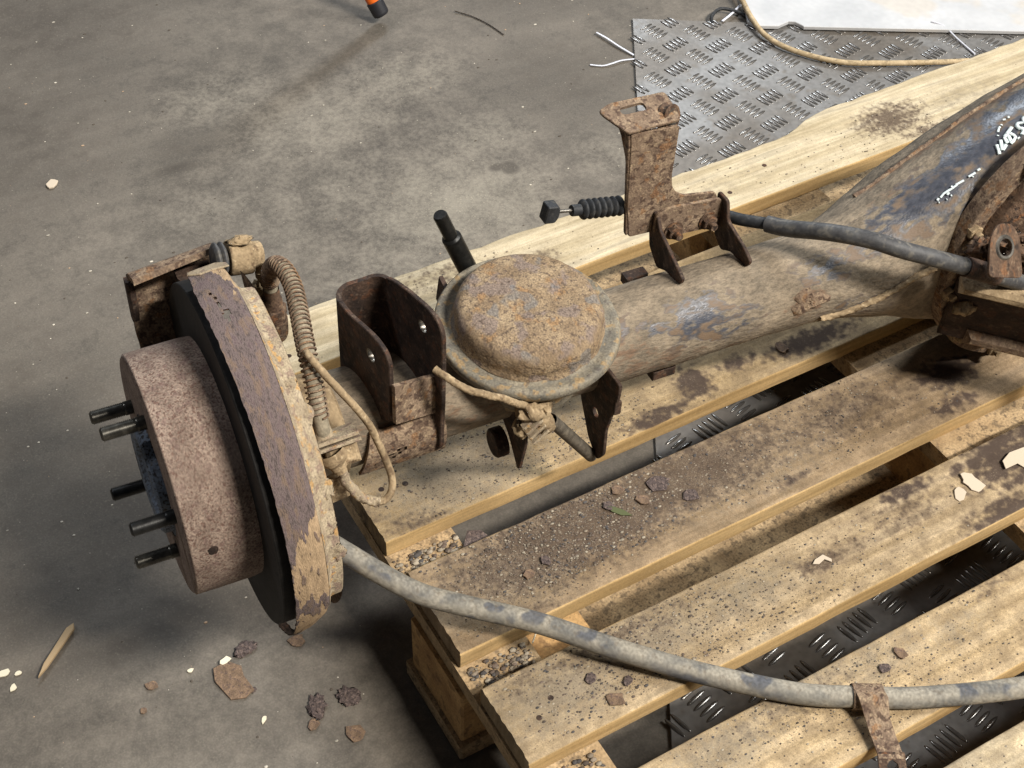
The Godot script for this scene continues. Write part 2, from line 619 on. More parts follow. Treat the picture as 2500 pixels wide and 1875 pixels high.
func floor_texture() -> Array:
	var w := 2000
	var h := int(w * FH / FW)
	var px := w / FW
	var pale := PackedFloat32Array()  # mask for worn patches and for the sheen painted into the colour
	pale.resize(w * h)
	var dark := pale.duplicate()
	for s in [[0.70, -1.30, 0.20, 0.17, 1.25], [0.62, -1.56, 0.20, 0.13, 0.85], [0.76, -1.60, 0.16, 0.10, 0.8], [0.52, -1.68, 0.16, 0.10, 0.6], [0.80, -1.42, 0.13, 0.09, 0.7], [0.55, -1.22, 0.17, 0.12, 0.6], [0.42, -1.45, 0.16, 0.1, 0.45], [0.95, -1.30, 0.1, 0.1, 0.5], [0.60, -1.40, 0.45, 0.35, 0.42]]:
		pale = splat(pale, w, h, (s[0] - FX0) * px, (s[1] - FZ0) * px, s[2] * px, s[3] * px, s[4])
	for s in [[0.403, -1.558, 0.05, 0.022, 1.2], [0.805, -1.342, 0.018, 0.02, 1.9], [0.79, -1.35, 0.018, 0.012, 1.6], [0.22, -1.75, 0.26, 0.30, 0.9], [0.33, -2.0, 0.34, 0.26, 1.0], [0.05, -1.2, 0.3, 0.4, 0.6], [0.98, -1.50, 0.18, 0.20, 0.6], [0.10, -1.05, 0.30, 0.22, 0.6], [0.12, -0.86, 0.20, 0.05, 0.9], [0.0, -0.95, 0.2, 0.09, 0.6], [0.42, -1.60, 0.12, 0.06, 0.5], [0.30, -1.36, 0.20, 0.06, 0.5], [1.15, -1.70, 0.3, 0.12, 0.7]]:
		dark = splat(dark, w, h, (s[0] - FX0) * px, (s[1] - FZ0) * px, s[2] * px, s[3] * px, s[4])
	var n0 := nz(31, 0.004, 4, w, h)
	var n1 := nz(32, 0.024, 5, w, h)
	var n2 := nz(33, 0.11, 4, w, h)
	var n3 := nz(34, 0.45, 2, w, h)
	var n4 := stretched(35, 0.03, 4, w, h, 6)
	var r := PackedFloat32Array()
	r.resize(w * h)
	var g := r.duplicate()
	var b := r.duplicate()
	var hb := PackedByteArray()
	hb.resize(w * h)
	for i in w * h:
		var a0 := n0[i] / 255.0
		var a1 := n1[i] / 255.0
		var a2 := n2[i] / 255.0
		var a3 := n3[i] / 255.0
		var a4 := n4[i] / 255.0
		var k := 0.66 + 0.20 * a0 + 0.24 * a1 + 0.24 * a2 + 0.12 * (a4 - 0.5) + 0.34 * (a3 - 0.5)
		var cr := 0.395 * k
		var cg := 0.368 * k
		var cb := 0.330 * k
		# worn patches of pale aggregate grains, with the upper floor's bright sheen painted in
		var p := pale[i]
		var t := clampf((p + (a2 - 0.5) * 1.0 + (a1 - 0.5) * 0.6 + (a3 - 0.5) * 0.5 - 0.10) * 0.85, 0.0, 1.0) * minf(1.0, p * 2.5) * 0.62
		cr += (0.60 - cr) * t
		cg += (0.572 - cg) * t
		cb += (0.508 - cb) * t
		var d := dark[i]
		t = clampf((d + (a1 - 0.5) * 1.0 + (a2 - 0.5) * 0.5 - 0.2) * 1.2, 0.0, 1.0) * minf(1.0, d * 3.0) * 0.6
		cr += (0.25 - cr) * t
		cg += (0.226 - cg) * t
		cb += (0.198 - cb) * t
		t = clampf((a2 * 0.6 + a3 * 0.55 - 0.83) * 7.0, 0.0, 1.0) * (0.35 + 0.3 * minf(p, 1.0))
		cr += (0.25 - cr) * t
		cg += (0.225 - cg) * t
		cb += (0.19 - cb) * t
		t = clampf((0.30 - a3 * 0.62 - a2 * 0.2) * 8.0, 0.0, 1.0) * (0.30 + 0.4 * minf(p, 1.0))
		cr += (0.74 - cr) * t
		cg += (0.70 - cg) * t
		cb += (0.61 - cb) * t
		r[i] = cr
		g[i] = cg
		b[i] = cb
		hb[i] = int(clampf(0.5 + (a2 - 0.5) * 0.5 + (a3 - 0.5) * 0.35 + (a1 - 0.5) * 0.4, 0.0, 1.0) * 255.0)
	return [pack(r, g, b, w, h), ImageTexture.create_from_image(Image.create_from_data(w, h, false, Image.FORMAT_L8, hb))]


func housing_texture() -> Array:
	# the axle housing: u runs round the tube from the top towards the viewer, v along the axle (0.08 .. 1.22 m)
	var w := 640
	var h := 1280
	var paint := PackedFloat32Array()
	paint.resize(w * h)
	var rust := paint.duplicate()
	for s in [[0.489, 52, 0.055, 50, 1.15], [0.445, 50, 0.03, 24, 0.85], [0.54, 60, 0.03, 30, 0.6], [0.578, 33, 0.03, 10, 0.45], [0.52, 75, 0.05, 30, 0.9], [0.41, 40, 0.05, 26, 0.6], [0.63, 40, 0.05, 30, 0.9], [0.69, 30, 0.06, 26, 1.0], [0.74, 15, 0.10, 34, 1.5], [0.80, 5, 0.10, 26, 1.6], [0.86, -8, 0.10, 24, 1.6], [0.93, -14, 0.1, 24, 1.5], [0.76, 40, 0.07, 14, 0.8], [0.66, 100, 0.05, 24, 0.8], [0.46, 120, 0.2, 16, 0.5], [0.85, 22, 0.07, 10, 1.2]]:
		paint = splat(paint, w, h, s[1] / 360.0 * w, (s[0] - 0.08) / 1.14 * h, s[3] / 360.0 * w, s[2] / 1.14 * h, s[4])
		paint = splat(paint, w, h, (s[1] + 360.0) / 360.0 * w, (s[0] - 0.08) / 1.14 * h, s[3] / 360.0 * w, s[2] / 1.14 * h, s[4])
	for s in [[0.41, 60, 0.05, 60, 0.7], [0.34, 80, 0.14, 70, 0.7], [0.605, 75, 0.03, 28, 1.4], [0.86, -32, 0.2, 12, 1.1], [0.72, -5, 0.06, 12, 0.6], [0.2, 80, 0.08, 60, 0.8], [0.83, 32, 0.12, 8, 1.2], [0.45, 95, 0.08, 22, 0.8]]:
		rust = splat(rust, w, h, s[1] / 360.0 * w, (s[0] - 0.08) / 1.14 * h, s[3] / 360.0 * w, s[2] / 1.14 * h, s[4])
		rust = splat(rust, w, h, (s[1] + 360.0) / 360.0 * w, (s[0] - 0.08) / 1.14 * h, s[3] / 360.0 * w, s[2] / 1.14 * h, s[4])
	var n1 := nz(41, 0.018, 5, w, h)
	var n2 := nz(42, 0.09, 4, w, h)
	var n3 := nz(43, 0.35, 2, w, h)
	var n4 := nz(44, 0.035, 4, w, h)
	var r := PackedFloat32Array()
	r.resize(w * h)
	var g := r.duplicate()
	var b := r.duplicate()
	var hb := PackedByteArray()
	hb.resize(w * h)
	var rb := hb.duplicate()
	for i in w * h:
		var a1 := n1[i] / 255.0
		var a2 := n2[i] / 255.0
		var a3 := n3[i] / 255.0
		var a4 := n4[i] / 255.0
		var k := 0.72 + 0.36 * a1 + 0.34 * (a2 - 0.5) + 0.30 * (a3 - 0.5)
		var cr := 0.565 * k
		var cg := 0.505 * k
		var cb := 0.42 * k
		var t := clampf((rust[i] + (a4 - 0.5) * 1.2 + (a2 - 0.5) * 0.8 - 0.35) * 2.0, 0.0, 1.0) * minf(1.0, rust[i] * 4.0) * 0.75
		var tone := 0.75 + 0.5 * a2
		cr += (0.42 * tone - cr) * t
		cg += (0.315 * tone - cg) * t
		cb += (0.235 * tone - cb) * t
		var rough := 0.9
		t = clampf((paint[i] + (a4 - 0.5) * 1.6 + (a1 - 0.5) * 0.8 + (a2 - 0.5) * 0.3 - 0.42) * 3.2, 0.0, 1.0) * minf(1.0, paint[i] * 4.0)
		cr += (0.155 + 0.13 * a2 - cr) * t * 0.84
		cg += (0.180 + 0.13 * a2 - cg) * t * 0.84
		cb += (0.235 + 0.14 * a2 - cb) * t * 0.84
		rough -= 0.52 * t
		# a brown film of dried mud over the old paint
		var f := clampf((a1 * 0.5 + a4 * 0.7 - 0.60) * 5.0, 0.0, 1.0) * t * 0.75
		cr += (0.50 - cr) * f
		cg += (0.39 - cg) * f
		cb += (0.27 - cb) * f
		rough += 0.36 * f
		t = clampf((a3 * 0.6 + a2 * 0.5 - 0.74) * 6.0, 0.0, 1.0) * 0.5
		cr += (0.24 - cr) * t
		cg += (0.17 - cg) * t
		cb += (0.13 - cb) * t
		r[i] = cr
		g[i] = cg
		b[i] = cb
		hb[i] = int(clampf(0.5 + (a2 - 0.5) * (0.9 if rough > 0.7 else 0.2) + (a3 - 0.5) * 0.3, 0.0, 1.0) * 255.0)
		rb[i] = int(clampf(rough, 0.0, 1.0) * 255.0)
	return [pack(r, g, b, w, h), ImageTexture.create_from_image(Image.create_from_data(w, h, false, Image.FORMAT_L8, hb)), ImageTexture.create_from_image(Image.create_from_data(w, h, false, Image.FORMAT_L8, rb))]


func shield_texture() -> Array:
	# the dust shield's rim: u across the rim, v along it from the top end (0) over the front to the bottom
	var w := 192
	var h := 1024
	var n1 := nz(51, 0.03, 5, w, h)
	var n2 := nz(52, 0.12, 4, w, h)
	var n3 := nz(53, 0.35, 2, w, h)
	var n4 := nz(54, 0.016, 5, w, h)
	var r := PackedFloat32Array()
	r.resize(w * h)
	var g := r.duplicate()
	var b := r.duplicate()
	var hb := PackedByteArray()
	hb.resize(w * h)
	for y in h:
		var v := float(y) / h
		# where the dried mud still covers the rim: nothing at the top, more and more of it further down
		var edge := 1.08
		if v < 0.12:
			edge = 0.50 + v * 5.0
		elif v > 0.40:
			edge = lerpf(1.06, -0.05, smoothstep(0.43, 0.585, v))
		var isle := clampf(1.0 - absf(v - 0.665) / 0.05, 0.0, 1.0) + clampf(1.0 - absf(v - 0.80) / 0.03, 0.0, 1.0)
		for x in w:
			var i := y * w + x
			var a1 := n1[i] / 255.0
			var a2 := n2[i] / 255.0
			var a3 := n3[i] / 255.0
			var a4 := n4[i] / 255.0
			var k := 0.66 + 0.50 * a1 + 0.45 * (a2 - 0.5) + 0.35 * (a3 - 0.5)
			var cr := 0.47 * k
			var cg := 0.41 * k
			var cb := 0.395 * k
			var t := clampf((a1 * 0.6 + a2 * 0.6 - 0.62) * 4.0, 0.0, 1.0) * 0.6
			cr += (0.22 - cr) * t
			cg += (0.17 - cg) * t
			cb += (0.19 - cb) * t
			t = clampf((a4 + (a2 - 0.5) * 0.3 - 0.58) * 5.0, 0.0, 1.0) * 0.42
			cr += (0.52 - cr) * t
			cg += (0.42 - cg) * t
			cb += (0.31 - cb) * t
			var u := float(x) / w
			var m := (u - edge) * 5.0 + (a4 - 0.5) * 2.6 + (a1 - 0.5) * 1.2
			m = clampf(m * 6.0, 0.0, 1.0)
			m *= 1.0 - clampf((isle + (a4 - 0.5) * 1.8 - 0.5) * 8.0, 0.0, 1.0)
			var kk := 0.84 + 0.22 * a1 + 0.2 * (a2 - 0.5)
			cr += (0.66 * kk - cr) * m
			cg += (0.555 * kk - cg) * m
			cb += (0.425 * kk - cb) * m
			r[i] = cr
			g[i] = cg
			b[i] = cb
			hb[i] = int(clampf(0.25 + 0.45 * m + (a2 - 0.5) * 0.4 + (a3 - 0.5) * 0.2, 0.0, 1.0) * 255.0)
	return [pack(r, g, b, w, h), ImageTexture.create_from_image(Image.create_from_data(w, h, false, Image.FORMAT_L8, hb))]


func materials() -> void:
	var S := 448
	var fine := bump(S, [[61, 0.05, 5, 0.6, 0], [62, 0.2, 3, 0.4, 0]])
	var flake := bump(S, [[63, 0.03, 3, 0.45, 1], [64, 0.03, 5, 0.35, 0], [65, 0.2, 3, 0.2, 0]])
	var grain := bump(S, [[66, 0.09, 4, 0.6, 0], [67, 0.3, 2, 0.4, 0]])
	var d := deck_texture()
	mat("deck_wood", d[0], 0.0, 0.85, d[1], 0.09, 0.0, 0.3)
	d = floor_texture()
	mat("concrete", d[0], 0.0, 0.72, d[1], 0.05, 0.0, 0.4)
	d = housing_texture()
	var hm := mat("housing", d[0], 0.0, 1.0, d[1], 0.08, 0.0, 0.5)
	hm.roughness_texture = d[2]
	hm.roughness_texture_channel = BaseMaterial3D.TEXTURE_CHANNEL_RED
	d = shield_texture()
	mat("shield_rim", d[0], 0.0, 0.9, d[1], 0.09, 0.0, 0.3)
	# dry tan mud
	var t := tex(S, 71, 0.02, c8(128, 108, 80), c8(176, 152, 116), 0.35, [[72, 0.05, 4, 0.62, 0.8, c8(96, 76, 56), 0.7], [73, 0.08, 4, 0.66, 0.8, c8(196, 176, 140), 0.6]])
	mat("mud", t, 0.2, 0.95, flake, 0.12)
	mat("mud_smooth", t, 0.25, 0.92, fine, 0.06)
	# brown rust
	t = tex(S, 75, 0.02, c8(70, 52, 40), c8(112, 88, 68), 0.5, [[76, 0.03, 5, 0.60, 0.75, c8(134, 82, 44), 0.55], [77, 0.04, 5, 0.58, 0.78, c8(38, 30, 26), 0.8], [78, 0.05, 4, 0.66, 0.8, c8(150, 128, 102), 0.6]])
	mat("rust", t, 0.2, 0.85, fine, 0.08)
	mat("rust_flaky", t, 0.16, 0.9, flake, 0.2)
	t = tex(S, 79, 0.02, c8(44, 34, 29), c8(82, 62, 49), 0.5, [[76, 0.03, 5, 0.62, 0.75, c8(104, 62, 38), 0.5], [78, 0.05, 4, 0.66, 0.8, c8(112, 96, 80), 0.5]])
	mat("rust_dark", t, 0.2, 0.8, fine, 0.08)
	# rusted sheet, with mud
	t = tex(S, 81, 0.018, c8(104, 84, 68), c8(146, 124, 100), 0.45, [[82, 0.04, 5, 0.58, 0.72, c8(72, 54, 44), 0.75], [83, 0.06, 4, 0.62, 0.78, c8(170, 148, 116), 0.6], [84, 0.02, 4, 0.66, 0.8, c8(140, 94, 54), 0.5]])
	mat("rust_dusty", t, 0.18, 0.9, fine, 0.09)
	# the disc's hat
	t = tex(S, 85, 0.015, c8(122, 103, 90), c8(154, 134, 118), 0.5, [[86, 0.09, 4, 0.60, 0.74, c8(96, 70, 60), 0.75], [87, 0.03, 4, 0.64, 0.8, c8(116, 92, 84), 0.6], [88, 0.2, 2, 0.74, 0.86, c8(66, 48, 44), 0.8]])
	mat("hat_rust", t, 0.17, 0.88, grain, 0.04)
	t = tex(S, 89, 0.02, c8(26, 25, 24), c8(40, 37, 34), 0.3, [[88, 0.05, 4, 0.62, 0.8, c8(52, 46, 40), 0.5]])
	mat("disc_face", t, 0.2, 0.7, fine, 0.02, 0.1)
	# pale mud with rust stains
	t = tex(S, 91, 0.02, c8(138, 122, 98), c8(172, 156, 128), 0.4, [[92, 0.03, 5, 0.60, 0.74, c8(128, 106, 92), 0.75], [93, 0.02, 4, 0.66, 0.78, c8(186, 136, 70), 0.7], [94, 0.06, 4, 0.66, 0.8, c8(100, 84, 78), 0.6]])
	mat("pale_mud", t, 0.15, 0.95, flake, 0.12)
	# spring seat
	t = tex(S, 95, 0.016, c8(122, 101, 76), c8(152, 130, 100), 0.5, [[96, 0.012, 5, 0.52, 0.70, c8(122, 106, 96), 0.85], [97, 0.014, 4, 0.66, 0.82, c8(146, 104, 60), 0.5], [98, 0.07, 4, 0.62, 0.8, c8(78, 64, 54), 0.65], [99, 0.009, 3, 0.72, 0.82, c8(104, 106, 110), 0.55]])
	mat("seat_dome", t, 0.17, 0.85, flake, 0.22)
	t = tex(S, 101, 0.02, c8(104, 100, 90), c8(138, 128, 108), 0.35, [[102, 0.03, 5, 0.60, 0.74, c8(154, 126, 86), 0.8], [103, 0.05, 4, 0.66, 0.8, c8(84, 76, 70), 0.6]])
	mat("seat_flange", t, 0.2, 0.75, fine, 0.06)
	# rubber
	t = tex(256, 105, 0.03, c8(36, 38, 41), c8(52, 54, 57), 0.3, [[106, 0.05, 4, 0.6, 0.8, c8(88, 84, 76), 0.45]])
	mat("rubber", t, 0.12, 0.6, fine, 0.02)
	t = tex(S, 107, 0.016, c8(100, 99, 95), c8(146, 140, 126), 0.4, [[108, 0.010, 4, 0.44, 0.62, c8(150, 143, 128), 0.9], [109, 0.014, 3, 0.66, 0.76, c8(70, 74, 84), 0.7], [110, 0.08, 4, 0.66, 0.8, c8(110, 100, 86), 0.5]])
	mat("dusty_cable", t, 0.3, 0.75, grain, 0.03)
	t = tex(256, 111, 0.03, c8(58, 58, 60), c8(84, 84, 84), 0.3, [[106, 0.05, 4, 0.55, 0.8, c8(122, 116, 104), 0.6]])
	mat("grey_cable", t, 0.15, 0.55, fine, 0.02)
	t = tex(256, 113, 0.03, c8(128, 118, 98), c8(158, 146, 122), 0.3, [[106, 0.05, 4, 0.60, 0.8, c8(96, 90, 80), 0.5]])
	mat("hose", t, 0.12, 0.85, fine, 0.03)
	# bare and oiled steel
	t = tex(256, 115, 0.04, c8(96, 92, 86), c8(140, 134, 124), 0.3, [])
	mat("steel", t, 0.1, 0.38, fine, 0.01, 0.8)
	mat("pipe_steel", t, 0.1, 0.5, fine, 0.01, 0.3, 0.5, c8(235, 230, 220))
	mat("steel_dark", t, 0.1, 0.42, fine, 0.01, 0.5, 0.5, c8(88, 92, 96))
	mat("thread", t, 0.1, 0.32, null, 0.0, 0.75, 0.5, c8(176, 178, 176))
	t = tex(S, 117, 0.02, c8(98, 110, 124), c8(122, 132, 146), 0.3, [[118, 0.06, 4, 0.56, 0.66, c8(46, 42, 40), 0.85], [119, 0.02, 4, 0.66, 0.8, c8(100, 92, 84), 0.7]])
	mat("hub_paint", t, 0.1, 0.7, fine, 0.03)
	# chequer plate
	t = tex(S, 121, 0.006, c8(116, 113, 109), c8(136, 134, 131), 0.2, [[122, 0.006, 4, 0.42, 0.75, c8(104, 95, 84), 0.75], [123, 0.05, 4, 0.66, 0.85, c8(110, 100, 88), 0.5], [124, 0.2, 2, 0.8, 0.9, c8(80, 72, 62), 0.5]])
	mat("plate", t, 0.8, 0.46, fine, 0.02, 0.35)
	mat("plate_bar", t, 0.5, 0.24, null, 0.0, 0.7, 0.5, c8(255, 255, 255))
	# pallet wood under the deck
	t = tex(S, 125, 0.01, c8(164, 124, 76), c8(204, 164, 106), 0.25, [[126, 0.03, 4, 0.60, 0.76, c8(124, 94, 62), 0.6], [127, 0.2, 2, 0.76, 0.88, c8(84, 64, 44), 0.6]])
	mat("block_wood", t, 0.3, 0.88, fine, 0.06)
	t = tex(S, 128, 0.01, c8(158, 132, 96), c8(196, 168, 126), 0.35, [[129, 0.05, 4, 0.55, 0.74, c8(120, 102, 78), 0.8], [127, 0.2, 2, 0.72, 0.86, c8(70, 58, 46), 0.7]])
	mat("stringer_wood", t, 0.25, 0.9, flake, 0.08)
	# odds and ends
	t = tex(256, 131, 0.02, c8(178, 180, 182), c8(194, 195, 196), 0.05, [[132, 0.015, 4, 0.62, 0.8, c8(196, 184, 166), 0.5]])
	mat("white_board", t, 0.6, 0.55, null, 0.0)
	t = tex(256, 133, 0.03, c8(168, 146, 108), c8(196, 174, 136), 0.25, [[134, 0.04, 4, 0.64, 0.8, c8(130, 112, 84), 0.6]])
	mat("tan_hose", t, 0.15, 0.7, fine, 0.02)
	mat("orange_grip", null, 0.0, 0.45, null, 0.0, 0.0, 0.5, c8(226, 104, 22))
	mat("black_rubber", null, 0.0, 0.5, null, 0.0, 0.0, 0.5, c8(36, 37, 42))
	mat("white_plastic", null, 0.0, 0.3, null, 0.0, 0.0, 0.5, c8(206, 208, 216))
	mat("thin_wire", null, 0.0, 0.5, null, 0.0, 0.3, 0.5, c8(96, 88, 78))
	mat("paint", null, 0.0, 0.6, null, 0.0, 0.0, 0.4, c8(214, 226, 226))
	mat("black_paint", null, 0.0, 0.6, null, 0.0, 0.0, 0.4, c8(24, 24, 24))
	t = tex(256, 135, 0.04, c8(104, 84, 66), c8(136, 110, 86), 0.4, [[136, 0.06, 4, 0.62, 0.8, c8(84, 68, 64), 0.6]])
	mat("scale_brown", t, 0.08, 0.9, fine, 0.05)
	t = tex(256, 137, 0.05, c8(66, 56, 53), c8(98, 84, 80), 0.5, [[136, 0.06, 4, 0.58, 0.8, c8(136, 116, 104), 0.6]])
	mat("scale_purple", t, 0.06, 0.9, flake, 0.15)
	mat("flake_pale", null, 0.0, 0.8, null, 0.0, 0.0, 0.3, c8(198, 184, 164))
	mat("chip_white", null, 0.0, 0.7, null, 0.0, 0.0, 0.3, c8(222, 214, 190))
	mat("leaf_green", null, 0.0, 0.7, null, 0.0, 0.0, 0.3, c8(86, 92, 62))
	mat("splinter_wood", null, 0.0, 0.85, null, 0.0, 0.0, 0.3, c8(170, 148, 116))
	var cm := mat("crumb", null, 0.0, 0.9, null, 0.0, 0.0, 0.3)
	cm.vertex_color_use_as_albedo = true


func area(at: Vector3, towards: Vector3, size: Vector2, energy: float, col: Color) -> void:
	var l := AreaLight3D.new()
	l.name = numbered("ceiling_lamp_light", self)
	l.area_size = size
	l.light_energy = energy
	l.light_color = col
	l.shadow_enabled = true
	l.area_range = 30.0
	l.transform = Transform3D(Basis(), at).looking_at(towards, Vector3(0, 0, -1))
	add_child(l, true)


func _ready() -> void:
	# camera
	var cam := Camera3D.new()
	cam.name = "camera"
	cam.transform = Transform3D(Basis(Vector3(0.864627, 0.021902, 0.501937), Vector3(0.349447, 0.691592, -0.632129), Vector3(-0.36098, 0.721956, 0.590316)).orthonormalized(), Vector3(0, 1.2, 0))
	cam.fov = 30.405
	cam.near = 0.05
	cam.far = 60.0
	add_child(cam)
	cam.current = true
	# surroundings: a dim hall
	var we := WorldEnvironment.new()
	we.name = "surroundings"
	var env := Environment.new()
	env.background_mode = Environment.BG_COLOR
	env.background_color = Color(0.045, 0.047, 0.052).linear_to_srgb()
	env.tonemap_mode = Environment.TONE_MAPPER_LINEAR
	env.tonemap_exposure = 1.0
	env.sdfgi_enabled = true
	env.ssao_enabled = true
	env.ssil_enabled = true
	we.environment = env
	add_child(we)
	# the hall's ceiling lamps: one over the viewer's right shoulder, the others further off
	area(Vector3(2.43, 6.0, 3.64), Vector3(0.5, 0.15, -0.75), Vector2(1.9, 0.40), 84.0, Color(1.0, 0.97, 0.93))
	area(Vector3(6.2, 6.0, 2.2), Vector3(0.6, 0.1, -0.9), Vector2(3.0, 0.8), 44.0, Color(0.98, 0.98, 0.97))
	area(Vector3(3.6, 5.0, -6.4), Vector3(0.8, 0.0, -1.2), Vector2(2.6, 0.8), 30.0, Color(0.93, 0.965, 1.0))
	area(Vector3(-2.2, 6.0, -4.0), Vector3(0.6, 0.0, -1.2), Vector2(1.4, 0.5), 9.0, Color(0.96, 0.97, 1.0))

	materials()
	build_floor()
	build_pallet()
	build_plate()
	build_axle()
	build_cables()
	build_debris()


func build_floor() -> void:
	var mb := MB.new()
	var rows := []
	for i in 15:
		var row := PackedVector3Array()
		for j in 15:
			row.append(Vector3(-7 + j, 0, -7 + i))
		rows.append(row)
	mb.grid(rows)
	for i in mb.v.size():
		mb.uv[i] = Vector2((mb.v[i].x - FX0) / FW, (mb.v[i].z - FZ0) / FH)
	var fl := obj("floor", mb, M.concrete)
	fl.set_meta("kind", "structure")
	fl.set_meta("label", "stained grey brown concrete workshop floor with pale worn patches and painted in sheen")


func deck_board(k: int, parent: Node) -> void:
	var b: Array = boards[k]
	var g := RandomNumberGenerator.new()
	g.seed = 300 + k
	var f := FastNoiseLite.new()
	f.seed = 40 + k
	f.frequency = 3.0
	var x0: float = b[2]
	var x1: float = b[3]
	var nx := 60
	var rows := []
	var th := 0.022
	for i in nx + 1:
		var x := x0 + (x1 - x0) * i / nx
		var za: float = b[0] + 0.0012 * f.get_noise_1d(x * 4.0)
		var zb: float = b[1] + 0.0012 * f.get_noise_1d(x * 4.0 + 40.0)
		if k == 0:
			za -= 0.022 * smoothstep(1.03, 1.12, x)   # the far board widens where its bark edge was
			za += 0.004 * f.get_noise_1d(x * 9.0)
		var y := DECK + 0.0008 * f.get_noise_1d(x * 2.0 + 90.0)
		var c := 0.0022
		var row := PackedVector3Array()
		var pts := [[za, -th + c], [za, -c], [za + c * 0.3, -c * 0.3], [za + c, 0.0]]
		for q in 15:
			pts.append([lerpf(za + c, zb - c, (q + 1) / 16.0), 0.0003 + 0.0004 * f.get_noise_2d(x * 3.0, q * 0.6)])
		pts.append_array([[zb - c, 0.0], [zb - c * 0.3, -c * 0.3], [zb, -c], [zb, -th + c], [zb - c, -th], [za + c, -th]])
		for p in pts:
			var ex := 0.0
			if i == 0:
				ex = 0.0016 * f.get_noise_2d(p[0] * 90.0, 3.0) + 0.0009 * f.get_noise_2d(p[0] * 300.0, p[1] * 200.0)
				if p[1] > -0.0005:
					ex += 0.0008
			row.append(Vector3(x + ex, y + p[1], p[0]))
		rows.append(row)
	var mb := MB.new()
	mb.grid(rows, true)
	for e in [0, nx]:
		mb.face(rows[e], Vector3(-1 if e == 0 else 1, 0, 0))
	var mid: float = (b[0] + b[1]) / 2.0
	for i in mb.v.size():
		var p := mb.v[i]
		var drop := maxf(0.0, DECK - 0.0025 - p.y)
		var z := p.z + (drop if p.z > mid else -drop) * 1.0
		var x := p.x
		if absf(mb.n[i].x) > 0.9:
			z = p.z
			x += (-drop if p.x < 1.0 else drop) - 0.002
			if p.x < 1.0:
				x = x0 - 0.003 - drop * 0.6
		mb.uv[i] = Vector2((x - DX0) / DW, (z - DZ0) / DH)
	obj("deck_board", mb, M.deck_wood, parent)


func build_pallet() -> void:
	var p := thing("pallet", "worn wooden pallet of rough spaced boards carrying the rusty axle", "pallet", Vector3.ZERO)
	for k in boards.size():
		deck_board(k, p)
	var g := RandomNumberGenerator.new()
	g.seed = 77
	for k in boards.size():
		for x in [0.347, 0.371, 0.915, 0.985]:
			if g.randf() < 0.2:
				continue
			var mb := MB.new()
			var at := Vector3(x + g.randf_range(-0.008, 0.008), DECK + 0.0004, lerpf(boards[k][0], boards[k][1], g.randf_range(0.3, 0.7)))
			mb.lathe(pv([0.0, 0.0004, 0.0026, 0.0003, 0.0031, -0.0002, 0.0031, -0.003]), axis_frame(at, Vector3(g.randf_range(-0.1, 0.1), 1, g.randf_range(-0.1, 0.1))), 12)
			obj("nail", mb, M.rust_dark, p)
	for s in [[0.3205, 0.392], [0.874, 1.036], [1.39, 1.528]]:
		var mb := MB.new()
		mb.box(Vector3((s[0] + s[1]) / 2.0, 0.1108, -0.635), Vector3(s[1] - s[0], 0.0212, 0.868), Basis(), 0.003)
		obj("stringer_board", mb, M.stringer_wood, p)
	for x in [0.3165, 0.885, 1.388]:
		for z in [-1.105, -0.686, -0.305]:
			var mb := MB.new()
			mb.box(Vector3(x + 0.07, 0.0618, z + 0.05), Vector3(0.14, 0.0756, 0.1), Basis(), 0.002)
			obj("block", mb, M.block_wood, p)
	for z in [[-1.135, -1.046], [-0.692, -0.580], [-0.305, -0.205]]:
		var mb := MB.new()
		mb.box(Vector3(0.922, 0.0135, (z[0] + z[1]) / 2.0), Vector3(1.22, 0.0205, z[1] - z[0]), Basis(), 0.002)
		obj("bottom_board", mb, M.stringer_wood, p)


